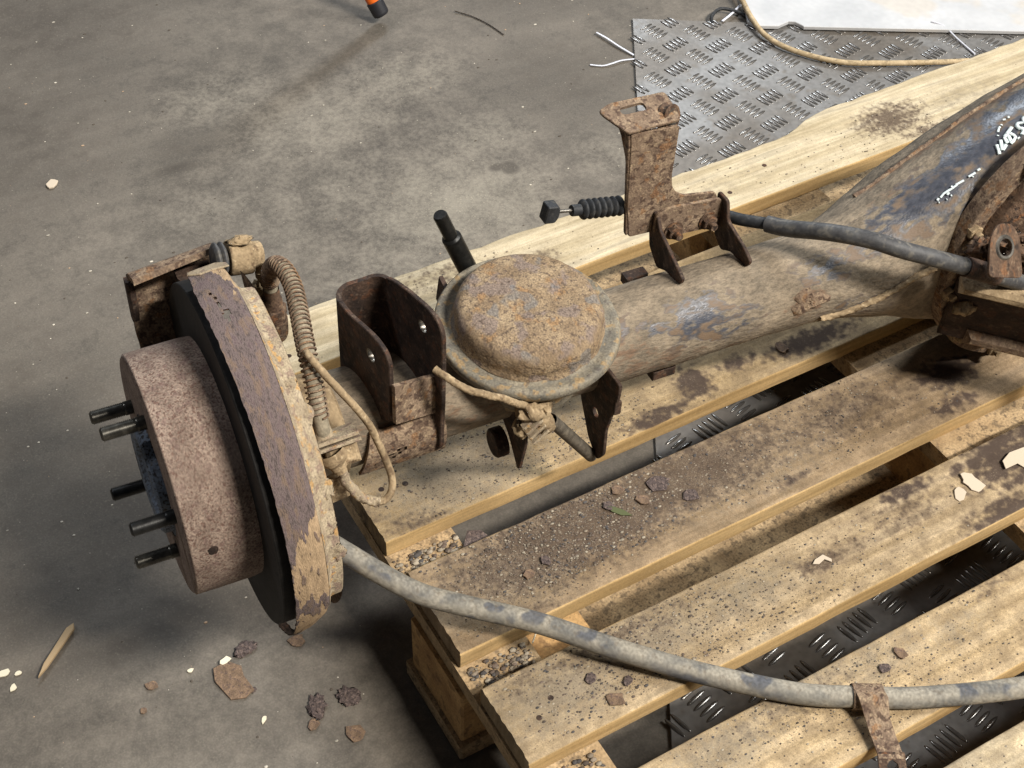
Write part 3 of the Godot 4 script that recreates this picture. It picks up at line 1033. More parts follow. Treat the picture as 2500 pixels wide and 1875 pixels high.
func build_plate() -> void:
	var ex := Vector3(0.8494, 0, 0.5277)
	var ez := Vector3(-0.5277, 0, 0.8494)
	var o := Vector3(1.1607, 0, -1.5718)
	var fr := Transform3D(Basis(ex, ez, Vector3(0, 1, 0)), o)
	var t := thing("chequer_plate", "grey aluminium chequer plate with five bar tread lying under the pallet", "metal plate", o)
	var mb := MB.new()
	mb.prism(PackedVector2Array([Vector2(0, 0), Vector2(1.35, 0), Vector2(1.35, 2.1), Vector2(0, 2.1)]), Transform3D(fr.basis, Vector3.ZERO), 0.0008, 0.0038, [], 0.0006)
	obj("sheet", mb, M.plate, t)
	# the raised bars, five to a group, each group turned a quarter against its neighbours
	var bar := MB.new()
	var rows := []
	for i in 7:
		var row := PackedVector3Array()
		for j in 12:
			var a := (PI / 2.0) * i / 6.0
			var an := TAU * j / 12.0
			row.append(Vector3(cos(an) * cos(a) * 0.0135, sin(a) * 0.0022, sin(an) * cos(a) * 0.0026))
		rows.append(row)
	bar.grid(rows, true)
	var pitch := 0.0658
	var at := Vector3(1.1228, 0.0038, -1.5142) - o
	var places: Array[Transform3D] = []
	for r in range(-2, 32):
		for c in range(-3, 22):
			for q in 2:
				var cen := at + ex * pitch * (c + 0.52 * q) + ez * pitch * (r - 0.52 * q)
				var ang := PI / 4.0 if q == 0 else -PI / 4.0
				var bx := ex * cos(ang) + ez * sin(ang)
				var bz := bx.cross(Vector3.UP)
				for k in 5:
					var pos := cen + bz * (k - 2) * 0.0083
					var l := Vector2(pos.dot(ex), pos.dot(ez))
					if l.x < 0.004 or l.y < 0.002 or l.x > 1.345 or l.y > 2.09:
						continue
					places.append(Transform3D(Basis(bx, Vector3.UP, bz), Vector3(pos.x, 0.0037, pos.z)))
	var mm := MultiMesh.new()
	mm.transform_format = MultiMesh.TRANSFORM_3D
	mm.mesh = bar.mesh()
	mm.instance_count = places.size()
	for i in places.size():
		mm.set_instance_transform(i, places[i])
	var mi := MultiMeshInstance3D.new()
	mi.multimesh = mm
	mi.material_override = M.plate_bar
	mi.name = "tread_bars"
	mi.set_meta("kind", "stuff")
	t.add_child(mi)
	# the white board with a bite out of its edge
	var w0 := Vector3(1.301, 0, -1.459)
	var wx := Vector3(0.8641, 0, 0.5031).normalized()
	var wz := Vector3(-wx.z, 0, wx.x)
	mb = MB.new()
	var out := PackedVector2Array([Vector2(0.012, 0), Vector2(0.046, 0), Vector2(0.052, -0.005), Vector2(0.064, -0.014), Vector2(0.074, -0.013), Vector2(0.083, -0.004), Vector2(0.086, 0), Vector2(1.2, 0.004), Vector2(1.2, -0.8), Vector2(0.0, -0.8), Vector2(0.0, -0.012)])
	mb.prism(out, Transform3D(Basis(wx, wz, Vector3(0, 1, 0)), Vector3.ZERO), 0.0062, 0.0122, [], 0.0008)
	var wb := obj("white_board", mb, M.white_board)
	wb.position = w0
	tag(wb, "white painted board with a bite out of its edge, lying on the chequer plate", "board")
	# a tan hose looping over the plate
	mb = MB.new()
	mb.tube(smooth(p3([1.37, 0.016, -1.62, 1.345, 0.018, -1.56, 1.330, 0.017, -1.515, 1.313, 0.016, -1.468, 1.307, 0.012, -1.420, 1.322, 0.010, -1.372, 1.363, 0.010, -1.316, 1.417, 0.010, -1.283, 1.470, 0.010, -1.256, 1.535, 0.010, -1.226, 1.63, 0.010, -1.19, 1.75, 0.01, -1.16]), 8), 0.0042, 12)
	tag(obj("hose", mb, M.tan_hose), "thin tan hose curving across the chequer plate beside the white board", "hose")
	# strips and wires
	mb = MB.new()
	mb.tube(smooth(p3([1.089, 0.004, -1.564, 1.094, 0.0045, -1.543, 1.099, 0.004, -1.515, 1.107, 0.0025, -1.487])), 0.0019, 8, true, 0.5)
	tag(obj("plastic_strip", mb, M.white_plastic), "pale plastic strip sticking out from the plate's left edge, upper of two", "plastic strip")
	mb = MB.new()
	mb.tube(smooth(p3([1.035, 0.002, -1.497, 1.050, 0.002, -1.486, 1.065, 0.003, -1.483, 1.082, 0.003, -1.483, 1.104, 0.002, -1.478])), 0.0016, 8, true, 0.5)
	tag(obj("plastic_strip", mb, M.white_plastic), "pale plastic strip sticking out from the plate's left edge, lower of two", "plastic strip")
	mb = MB.new()
	mb.tube(smooth(p3([1.278, 0.006, -1.496, 1.300, 0.007, -1.504, 1.330, 0.008, -1.518])), 0.0022, 8, true, 0.5)
	tag(obj("plastic_strip", mb, M.white_plastic), "pale plastic strip crossing the far edge of the chequer plate", "plastic strip")
	mb = MB.new()
	mb.tube(smooth(p3([1.560, 0.014, -1.330, 1.571, 0.011, -1.313, 1.570, 0.007, -1.28, 1.566, 0.006, -1.237])), 0.0015, 8)
	tag(obj("plastic_strip", mb, M.white_plastic), "thin pale strip running from under the white board to the pallet's far board", "plastic strip")
	mb = MB.new()
	mb.tube(smooth(p3([0.927, 0.003, -1.723, 0.938, 0.0022, -1.708, 0.947, 0.002, -1.692, 0.956, 0.002, -1.665, 0.962, 0.002, -1.630])), 0.0011, 6)
	tag(obj("wire_piece", mb, M.thin_wire), "short thin dark wire curved on the bare concrete floor", "wire")
	mb = MB.new()
	mb.tube(smooth(p3([1.262, 0.004, -1.500, 1.270, 0.009, -1.512, 1.292, 0.011, -1.520, 1.312, 0.008, -1.506, 1.322, 0.005, -1.486, 1.325, 0.0045, -1.47])), 0.0028, 8)
	tag(obj("cord_piece", mb, M.rubber), "black cord bent over the far corner of the chequer plate", "cord")
	# the orange tool at the top of the picture
	var a := Vector3(0.813, 0.0148, -1.750)
	var q := Vector3(0.7925, 0.075, -1.779)
	var ax := axis_frame(a, q - a)
	var h := thing("tool_handle", "orange handled tool with a black rubber end standing on the floor", "tool", Vector3.ZERO)
	mb = MB.new()
	mb.lathe(pv([0, -0.001, 0.0105, -0.001, 0.0125, 0.001, 0.013, 0.004, 0.0133, 0.022, 0.012, 0.0235, 0.0, 0.0235]), ax, 32)
	obj("end_cap", mb, M.black_rubber, h)
	mb = MB.new()
	mb.lathe(pv([0.0, 0.0236, 0.0116, 0.0237, 0.0118, 0.028, 0.0112, 0.06, 0.0108, 0.20, 0.0112, 0.40]), ax, 32)
	obj("grip", mb, M.orange_grip, h)


# ---------------------------------------------------------------- the axle
# its own axes: x along the tube (u, from the hub's face inwards), y up (v), z towards the viewer (w)

var secs := [[0.10, 0.050, 0.050, 0.0], [0.118, 0.050, 0.050, 0.0], [0.124, 0.0430, 0.0430, 0.0], [0.30, 0.0425, 0.0425, 0.0], [0.585, 0.0428, 0.0425, 0.0], [0.622, 0.0442, 0.0435, 0.0], [0.659, 0.0495, 0.0475, 0.0], [0.712, 0.066, 0.057, 0.002], [0.773, 0.094, 0.069, 0.004], [0.835, 0.120, 0.082, 0.006], [0.88, 0.136, 0.089, 0.008], [0.936, 0.150, 0.096, 0.010], [1.0, 0.152, 0.097, 0.010], [1.08, 0.138, 0.090, 0.006], [1.16, 0.09, 0.07, 0.0], [1.24, 0.05, 0.05, 0.0]]


func section(u: float) -> Vector3:
	for k in secs.size() - 1:
		if u <= secs[k + 1][0]:
			var a: Array = secs[k]
			var b: Array = secs[k + 1]
			var t := clampf((u - a[0]) / (b[0] - a[0]), 0.0, 1.0)
			if k > 3:
				t = lerpf(t, smoothstep(0.0, 1.0, t), 0.15)
			return Vector3(lerpf(a[1], b[1], t), lerpf(a[2], b[2], t), lerpf(a[3], b[3], t))
	return Vector3(0.05, 0.05, 0)


func skin(u: float, deg: float, off := 0.0) -> Vector3:
	# a point on the housing: 0 degrees is the top, 90 faces the viewer
	var s := section(u)
	var a := deg_to_rad(deg)
	return Vector3(u, s.z + cos(a) * (s.x + off), sin(a) * (s.y + off))


func housing() -> void:
	var f := FastNoiseLite.new()
	f.seed = 5
	f.frequency = 22.0
	f.fractal_octaves = 3
	var rows := []
	var us := PackedFloat32Array()
	for i in 151:
		us.append(lerpf(0.10, 1.22, i / 150.0))
	for u in us:
		var row := PackedVector3Array()
		for j in 72:
			var p := skin(u, 360.0 * j / 72)
			var d := Vector3(0, p.y, p.z).normalized()
			var deg := 360.0 * j / 72
			if deg > 180.0:
				p += d * 0.013 * smoothstep(326.0, 296.0, deg) * smoothstep(0.64, 0.76, u)
			p += d * f.get_noise_3dv(p) * 0.0009
			if u > 0.70:
				p.z = minf(p.z, lerpf(p.z, 0.0405, smoothstep(0.70, 0.80, u)))
			row.append(p)
		rows.append(row)
	var mb := MB.new()
	mb.grid(rows, true)
	for i in mb.v.size():
		mb.uv[i].y = (mb.v[i].x - 0.08) / 1.14
	mb.face(rows[0], Vector3(-1, 0, 0))
	mb.face(rows[150], Vector3(1, 0, 0))
	var ho := obj("axle_housing", mb, M.housing, axle)
	# weld beads along the banjo's halves and where the tube is joined
	mb = MB.new()
	var w := PackedVector3Array()
	for i in 40:
		var t := i / 39.0
		w.append(skin(lerpf(0.625, 0.735, t), lerpf(112, 74, smoothstep(0.0, 1.0, t)), 0.0005))
	mb.tube(w, 0.0034, 8, true, 1.0, 0.35)
	obj("weld_seam", mb, M.mud_smooth, ho)
	mb = MB.new()
	w = PackedVector3Array()
	for i in 60:
		var t := i / 59.0
		w.append(skin(lerpf(0.70, 1.0, t), lerpf(-38, -31, t), 0.0005))
	mb.tube(w, 0.0028, 8, true, 1.0, 0.3)
	obj("weld_seam", mb, M.rust_dusty, ho)
	# a scab of mud with a broken edge
	mb = MB.new()
	var sc := []
	for i in 13:
		var row := PackedVector3Array()
		for j in 17:
			var a := TAU * j / 17.0
			var k := i / 12.0
			var rr := 1.0 + 0.28 * sin(a * 3.0 + 1.0) + 0.16 * sin(a * 7.0)
			row.append(skin(0.606 + cos(a) * k * 0.019 * rr, 74 + sin(a) * k * 15 * rr, 0.0030 - 0.0026 * pow(k, 6.0) + 0.0012 * sin(i * 2.1 + j * 1.3) * (1.0 - k)))
		sc.append(row)
	mb.grid(sc, true)
	obj("mud_scab", mb, M.rust_dusty, ho)
	# painted lettering, in part worn away
	var strokes := [[0.8112, 10.7, 0.8101, 14.2, 0.8091, 17.5], [0.8162, 9.2, 0.8131, 16.1], [0.8131, 16.1, 0.8178, 13.8], [0.8201, 8.9, 0.8197, 13.7], [0.8246, 7.3, 0.8227, 15.0], [0.8310, 5.4, 0.8206, 9.0], [0.8263, 8.8, 0.8282, 12.7, 0.8218, 15.1], [0.8297, 14.1, 0.8300, 14.9],
		[0.8412, 6.8, 0.8379, 5.3, 0.8352, 6.3, 0.8355, 8.5, 0.8372, 10.0, 0.8370, 11.8, 0.8338, 13.3], [0.8500, 3.6, 0.8474, 4.3, 0.8442, 4.1, 0.8427, 6.9, 0.8450, 7.9, 0.8480, 7.5]]
	mb = MB.new()
	for s in strokes:
		paint_line(mb, s, 0.0017)
	obj("paint_lettering", mb, M.paint, ho)
	mb = MB.new()
	for s in [[0.8191, 2.9, 0.8225, 0.7, 0.8240, 0.3], [0.8255, -0.2, 0.8263, -0.6], [0.8305, -3.3, 0.8326, -2.4], [0.8366, -2.9, 0.8349, -2.6], [0.8166, 5.5, 0.8172, 5.0], [0.7480, 23.6, 0.7521, 22.3, 0.7600, 22.0, 0.7650, 21.6], [0.7600, 20.2, 0.7610, 22.2], [0.7640, 21.2, 0.7719, 21.0], [0.7771, 20.5, 0.7839, 20.1], [0.7446, 24.4, 0.7462, 23.2], [0.7863, 19.6, 0.7890, 19.3], [0.7564, 26.4, 0.7575, 26.6], [0.7520, 27.3, 0.7526, 27.4], [0.7540, 24.4, 0.7560, 23.4], [0.7450, 26.4, 0.7456, 26.6], [0.7800, 22.0, 0.7806, 21.6]]:
		paint_line(mb, s, 0.0011)
	obj("paint_smear", mb, M.paint, ho).set_meta("kind", "stuff")


func paint_line(mb: MB, s: Array, r: float) -> void:
	var p := PackedVector3Array()
	for k in range(0, s.size(), 2):
		p.append(skin(s[k], s[k + 1], 0.0012))
	if p.size() > 2:
		p = smooth(p, 5)
	mb.tube(p, r, 8, true, 0.7, 0.25)


func differential() -> void:
	var c := Vector3(0.905, 0.0105, 0.002)
	var fr := Transform3D(Basis(Vector3(1, 0, 0), Vector3(0, 0, 1), Vector3(0, -1, 0)), c)
	var mb := MB.new()
	mb.lathe(pv([0.12, 0.0395, 0.1515, 0.040, 0.153, 0.0415, 0.153, 0.0565, 0.152, 0.058, 0.11, 0.0582]), fr, 96, 0, TAU, 0.8, 0.002)
	var fl := obj("differential_flange", mb, M.rust_dusty, axle)
	for k in 12:
		var a := TAU * (k + 0.35) / 12.0
		mb = MB.new()
		var p := c + Vector3(cos(a) * 0.146, sin(a) * 0.146, 0.056)
		hexbolt(mb, p, Vector3(0, 0, 1), 0.0078, 0.007)
		mb.lathe(pv([0, 0.0125, 0.0035, 0.0125, 0.004, 0.011, 0.004, 0.006]), axis_frame(p, Vector3(0, 0, 1)), 12)
		obj("flange_bolt", mb, M.mud, fl)
	mb = MB.new()
	var f := FastNoiseLite.new()
	f.seed = 8
	f.frequency = 30.0
	f.fractal_octaves = 4
	var rows := []
	var prof := smooth(p3([0.136, 0.0560, 0, 0.134, 0.066, 0, 0.126, 0.071, 0, 0.112, 0.074, 0, 0.098, 0.084, 0, 0.078, 0.098, 0, 0.050, 0.105, 0, 0.0, 0.106, 0]), 6)
	for q in prof:
		var row := PackedVector3Array()
		for j in 96:
			var a := TAU * j / 96
			var p := Vector3(cos(a) * q.x, sin(a) * q.x, q.y)
			row.append(c + p + Vector3(0, 0, 1) * f.get_noise_3dv(p) * 0.006 + p.normalized() * f.get_noise_3dv(p * 2.0) * 0.003)
		rows.append(row)
	mb.grid(rows, true)
	var ca := obj("differential_carrier", mb, M.rust_flaky, axle)
	# the ribs and web of its nose
	var dir := Vector3(0.75, -0.03, 0.66).normalized()
	mb = MB.new()
	mb.bar(Vector3(0.752, 0.018, 0.078), Vector3(0.752, 0.018, 0.078) + dir * 0.17, 0.03, 0.013, Vector3.UP, 0.004)
	obj("rib", mb, M.mud, ca)
	mb = MB.new()
	mb.bar(Vector3(0.785, -0.060, 0.076), Vector3(0.785, -0.060, 0.076) + dir * 0.15, 0.032, 0.018, Vector3.UP, 0.006)
	obj("rib", mb, M.rust_dusty, ca)
	mb = MB.new()
	mb.bar(Vector3(0.765, -0.022, 0.062), Vector3(0.765, -0.022, 0.062) + dir * 0.17, 0.012, 0.09, Vector3.UP, 0.003)
	obj("web", mb, M.rust_dark, ca)
	mb = MB.new()
	mb.blob(Vector3(0.772, -0.024, 0.078), Vector3(0.013, 0.007, 0.008), 0.25, 4)
	obj("plug_bolt", mb, M.mud, ca)
	for s in [[0.80, 0.055, 0.094, 0.036, 0.012, 0.014], [0.765, 0.05, 0.078, 0.014, 0.012, 0.01], [0.855, 0.05, 0.1, 0.03, 0.016, 0.014]]:
		mb = MB.new()
		mb.blob(Vector3(s[0], s[1], s[2]), Vector3(s[3], s[4], s[5]), 0.45, int(s[0] * 1000), Basis(Vector3(0, 0, 1), -0.4), 14, 22, 3.0)
		obj("mud_lump", mb, M.rust_flaky, ca)


func hexbolt(mb: MB, p: Vector3, d: Vector3, r: float, h: float) -> void:
	var fr := axis_frame(p, d)
	mb.prism(circle(Vector2.ZERO, r, 6), Transform3D(Basis(fr.basis.x, -fr.basis.z, fr.basis.y), p), -0.001, h, [], 0.0008)


func hub() -> void:
	# the lathe turns about u
	var fr := Transform3D(Basis(Vector3(0, 1, 0), Vector3(1, 0, 0), Vector3(0, 0, 1)), Vector3.ZERO)
	var mb := MB.new()
	mb.lathe(pv([0.052, 0.0, 0.0995, 0.0, 0.1022, 0.0022, 0.1026, 0.02, 0.1028, 0.0480, 0.1020, 0.0560]), fr, 120, 0, TAU, 0.6)
	var di := obj("brake_disc", mb, M.hat_rust, axle)
	mb = MB.new()
	mb.lathe(pv([0.102, 0.0560, 0.1045, 0.0565, 0.146, 0.0565, 0.1468, 0.0573, 0.1468, 0.0725, 0.146, 0.0733, 0.06, 0.0733]), fr, 120)
	obj("disc_rotor", mb, M.disc_face, di)
	mb = MB.new()
	mb.lathe(pv([0.0, -0.004, 0.030, -0.004, 0.0335, -0.0075, 0.0445, -0.0085, 0.0470, -0.0065, 0.0475, 0.0005, 0.0525, 0.0006]), fr, 72)
	obj("hub_face", mb, M.hub_paint, di)
	for k in 5:
		var a := deg_to_rad(1.3 + 72.0 * k)
		var c := Vector3(0, cos(a), sin(a)) * 0.0655
		var pr := PackedVector2Array([Vector2(0.0, -0.0352), Vector2(0.0042, -0.0352), Vector2(0.0052, -0.0342)])
		for i in 19:
			pr.append(Vector2(0.0052, -0.0340 + i * 0.00148))
			pr.append(Vector2(0.0061, -0.0333 + i * 0.00148))
		pr.append(Vector2(0.0060, -0.0055))
		pr.append(Vector2(0.0060, 0.001))
		mb = MB.new()
		mb.lathe(pr, Transform3D(fr.basis, c), 24, 0, TAU, -2.0)
		obj("wheel_stud", mb, M.steel_dark if k % 2 == 1 else M.thread, di)
	mb = MB.new()
	# round rust blister on the hat
	var a2 := deg_to_rad(83)
	mb.blob(Vector3(0.018, cos(a2) * 0.1024, sin(a2) * 0.1024), Vector3(0.0044, 0.0008, 0.0044), 0.1, 3, Basis(Vector3(1, 0, 0), a2))
	obj("rust_spot", mb, M.rust_dark, di)


func shield() -> void:
	var f := FastNoiseLite.new()
	f.seed = 15
	f.frequency = 1.0
	f.fractal_octaves = 4
	var na := 150
	var nu := 14
	var rim := []
	var inn := []
	for i in na + 1:
		var deg := lerpf(-22.0, 158.0, float(i) / na)
		var a := deg_to_rad(deg)
		var left := lerpf(0.0585, 0.0630, smoothstep(-20.0, 70.0, deg)) + 0.0009 * f.get_noise_1d(deg * 0.25)
		if deg < -8.0:
			left += 0.003 * smoothstep(-8.0, -22.0, deg)
		var right := 0.0905
		right = lerpf(right, left + 0.007, smoothstep(100.0, 124.0, deg)) + (0.0014 * f.get_noise_1d(deg * 0.3 + 300.0) if deg > 98.0 else 0.0)
		var row := PackedVector3Array()
		var row2 := PackedVector3Array()
		for j in nu + 1:
			var t := float(j) / nu
			var r := 0.1585 + 0.0007 * f.get_noise_2d(deg * 0.08, t * 2.0) + 0.0014 * sin(t * PI) * 0.6
			if j == nu and deg < 105.0:
				r -= 0.0012
			row.append(Vector3(lerpf(left, right, t), cos(a) * r, sin(a) * r))
			r -= 0.0014
			row2.append(Vector3(lerpf(left, right, t), cos(a) * r, sin(a) * r))
		rim.append(row)
		inn.append(row2)
	# rust holes near the top
	var skip := {}
	for h in [[19, 6], [19, 7], [20, 5], [20, 6], [20, 7], [21, 5], [21, 6], [22, 6], [16, 5], [17, 5], [14, 5], [12, 4]]:
		skip[Vector2i(h[0], h[1])] = true
	var mb := MB.new()
	mb.grid(rim, false, skip)
	var m2 := MB.new()
	m2.grid(inn, false, skip)
	var sh := obj("dust_shield", mb, M.shield_rim, axle)
	for e in [0, nu]:
		var r0 := PackedVector3Array()
		var r1 := PackedVector3Array()
		for i in na + 1:
			r0.append(rim[i][e])
			r1.append(inn[i][e])
		m2.grid([r0, r1])
	m2.grid([rim[0], inn[0]])
	m2.grid([rim[na], inn[na]])
	obj("rim_inside", m2, M.rust_dark, sh)
	# the pressed step behind the rim and the back plate
	var fr := Transform3D(Basis(Vector3(0, 1, 0), Vector3(1, 0, 0), Vector3(0, 0, 1)), Vector3.ZERO)
	mb = MB.new()
	mb.lathe(pv([0.1575, 0.0906, 0.1545, 0.0925, 0.1500, 0.0940, 0.1482, 0.0965, 0.1475, 0.1040, 0.1455, 0.1062]), fr, 110, deg_to_rad(-12), deg_to_rad(104), 0.3, 0.003)
	obj("pressed_step", mb, M.pale_mud, sh)
	mb = MB.new()
	mb.lathe(pv([0.1456, 0.1064, 0.10, 0.1068, 0.052, 0.1068]), fr, 110, deg_to_rad(-30), deg_to_rad(150))
	mb.lathe(pv([0.1456, 0.0915, 0.10, 0.0915, 0.052, 0.0915]), fr, 110, deg_to_rad(-30), deg_to_rad(150))
	obj("back_plate", mb, M.rust_dusty, sh)
	# loose flakes at the top end
	mb = MB.new()
	mb.prism(pv([0.061, -0.062, 0.070, -0.057, 0.081, -0.060, 0.094, -0.060, 0.094, -0.070, 0.086, -0.076, 0.070, -0.071, 0.062, -0.068]), Transform3D(Basis(Vector3(1, 0, 0), Vector3(0, 0.42, 0.91), Vector3(0, 0.91, -0.42)), Vector3(0, 0.1755, 0.0)), -0.001, 0.0006, [], 0.0004)
	obj("rust_flake", mb, M.pale_mud, sh)
	mb = MB.new()
	for i in 6:
		mb.blob(Vector3(0.1 + 0.004 * (i % 2), cos(0.45 + i * 0.2) * 0.147, sin(0.45 + i * 0.2) * 0.147), Vector3(0.005, 0.0012, 0.008), 0.4, i + 60, Basis(Vector3(1, 0, 0), 0.45 + i * 0.2))
	obj("mud_lump", mb, M.pale_mud, sh)


func caliper_side() -> void:
	# the caliper's mounting bracket: a wall behind the disc whose top edge is turned over
	var prof := smooth(p3([0.006, -0.128, 0, 0.030, -0.137, 0, 0.060, -0.142, 0, 0.082, -0.1405, 0, 0.0925, -0.136, 0, 0.0980, -0.128, 0, 0.1005, -0.117, 0]), 5)
	var f := FastNoiseLite.new()
	f.seed = 12
	f.frequency = 1.0
	var rows := []
	var back := []
	var m := prof.size()
	for i in m:
		var t := float(i) / (m - 1)
		var ul := 0.0265 + 0.0035 * t + 0.0016 * f.get_noise_1d(t * 9.0) + (0.0022 if t > 0.30 and t < 0.58 else 0.0) - 0.002
		var ur := 0.0985
		var row := PackedVector3Array()
		var row2 := PackedVector3Array()
		for j in 13:
			var u := lerpf(ul, ur, j / 12.0)
			var lift := 0.012 * (u - 0.03) / 0.065 * t   # the top edge rises towards the shield
			row.append(Vector3(u, prof[i].x + lift, prof[i].y))
			var nn := Vector3(0, 0, -1) if t < 0.6 else Vector3(0, 0.8, -0.6)
			row2.append(Vector3(u, prof[i].x + lift, prof[i].y) + nn * 0.005)
		rows.append(row)
		back.append(row2)
	var mb := MB.new()
	mb.grid(rows)
	mb.grid(back)
	for e in [0, 12]:
		var r0 := PackedVector3Array()
		var r1 := PackedVector3Array()
		for i in m:
			r0.append(rows[i][e])
			r1.append(back[i][e])
		mb.grid([r0, r1])
	mb.grid([rows[0], back[0]])
	mb.grid([rows[m - 1], back[m - 1]])
	var cb := obj("caliper_bracket", mb, M.rust_dusty, axle)
	mb = MB.new()
	mb.box(Vector3(0.028, 0.062, -0.145), Vector3(0.007, 0.045, 0.012), Basis(), 0.002)
	obj("bracket_ear", mb, M.rust_dark, cb)
	mb = MB.new()
	mb.box(Vector3(0.079, 0.070, -0.125), Vector3(0.030, 0.05, 0.02), Basis(), 0.003)
	obj("pad_carrier", mb, M.rust_dark, cb)
	# the sliding pin's boot and the hydraulic union beside it
	var xf := Transform3D(Basis(Vector3(0, 1, 0), Vector3(1, -0.14, 0.05).normalized(), Vector3(0, 0, 1)).orthonormalized(), Vector3(0.0935, 0.1155, -0.105))
	var ax := axis_frame(Vector3(0.0925, 0.1160, -0.105), Vector3(1, -0.13, 0.0))
	var pr := PackedVector2Array([Vector2(0.0, -0.001), Vector2(0.011, 0.0)])
	for k in 2:
		for i in 9:
			var a := PI * i / 8.0
			pr.append(Vector2(0.0115 + 0.0030 * sin(a), 0.0002 + k * 0.0052 + 0.0052 * i / 8.0))
	pr.append(Vector2(0.009, 0.0112))
	mb = MB.new()
	mb.lathe(pr, ax, 32, 0, TAU, 0.3)
	obj("pin_boot", mb, M.grey_cable, axle)
	ax = axis_frame(Vector3(0.1045, 0.1142, -0.105), Vector3(1, -0.16, 0.0))
	mb = MB.new()
	mb.lathe(pv([0.0, 0.0, 0.0138, 0.0, 0.0152, 0.0015, 0.0150, 0.010, 0.0156, 0.012, 0.0152, 0.0195, 0.0135, 0.0205, 0.0115, 0.0208, 0.0112, 0.028, 0.0100, 0.0292, 0.0, 0.0292]), ax, 36, 0, TAU, 0.7, 0.006)
	var un := obj("hydraulic_union", mb, M.mud, axle)
	mb = MB.new()
	mb.lathe(pv([0.0048, 0.0, 0.0050, 0.006, 0.0042, 0.0065, 0.0042, 0.012, 0.0052, 0.0125, 0.0052, 0.018, 0.0040, 0.019, 0.0040, 0.028]), axis_frame(Vector3(0.1305, 0.106, -0.103), Vector3(0.02, -1, 0.05)), 16)
	obj("bleed_nipple", mb, M.mud_smooth, un)
	mb = MB.new()
	mb.blob(Vector3(0.1275, 0.0745, -0.100), Vector3(0.0085, 0.0085, 0.0085), 0.35, 9)
	mb.blob(Vector3(0.1225, 0.068, -0.098), Vector3(0.006, 0.004, 0.006), 0.35, 19)
	obj("union_block", mb, M.mud, un)
	mb = MB.new()
	mb.blob(Vector3(0.117, 0.1305, -0.104), Vector3(0.009, 0.003, 0.005), 0.5, 29)
	obj("mud_lump", mb, M.mud, un)
	# the upright strip that holds the hose's upper fitting
	mb = MB.new()
	mb.prism(round_poly(pv([0.1245, 0.069, 0.1425, 0.064, 0.1475, 0.044, 0.1465, 0.024, 0.1430, 0.0165, 0.1325, 0.0140]), 0.006), uv_frame(-0.0915), -0.0035, 0.0, [], 0.0006)
	obj("hose_stay", mb, M.rust_dusty, axle)


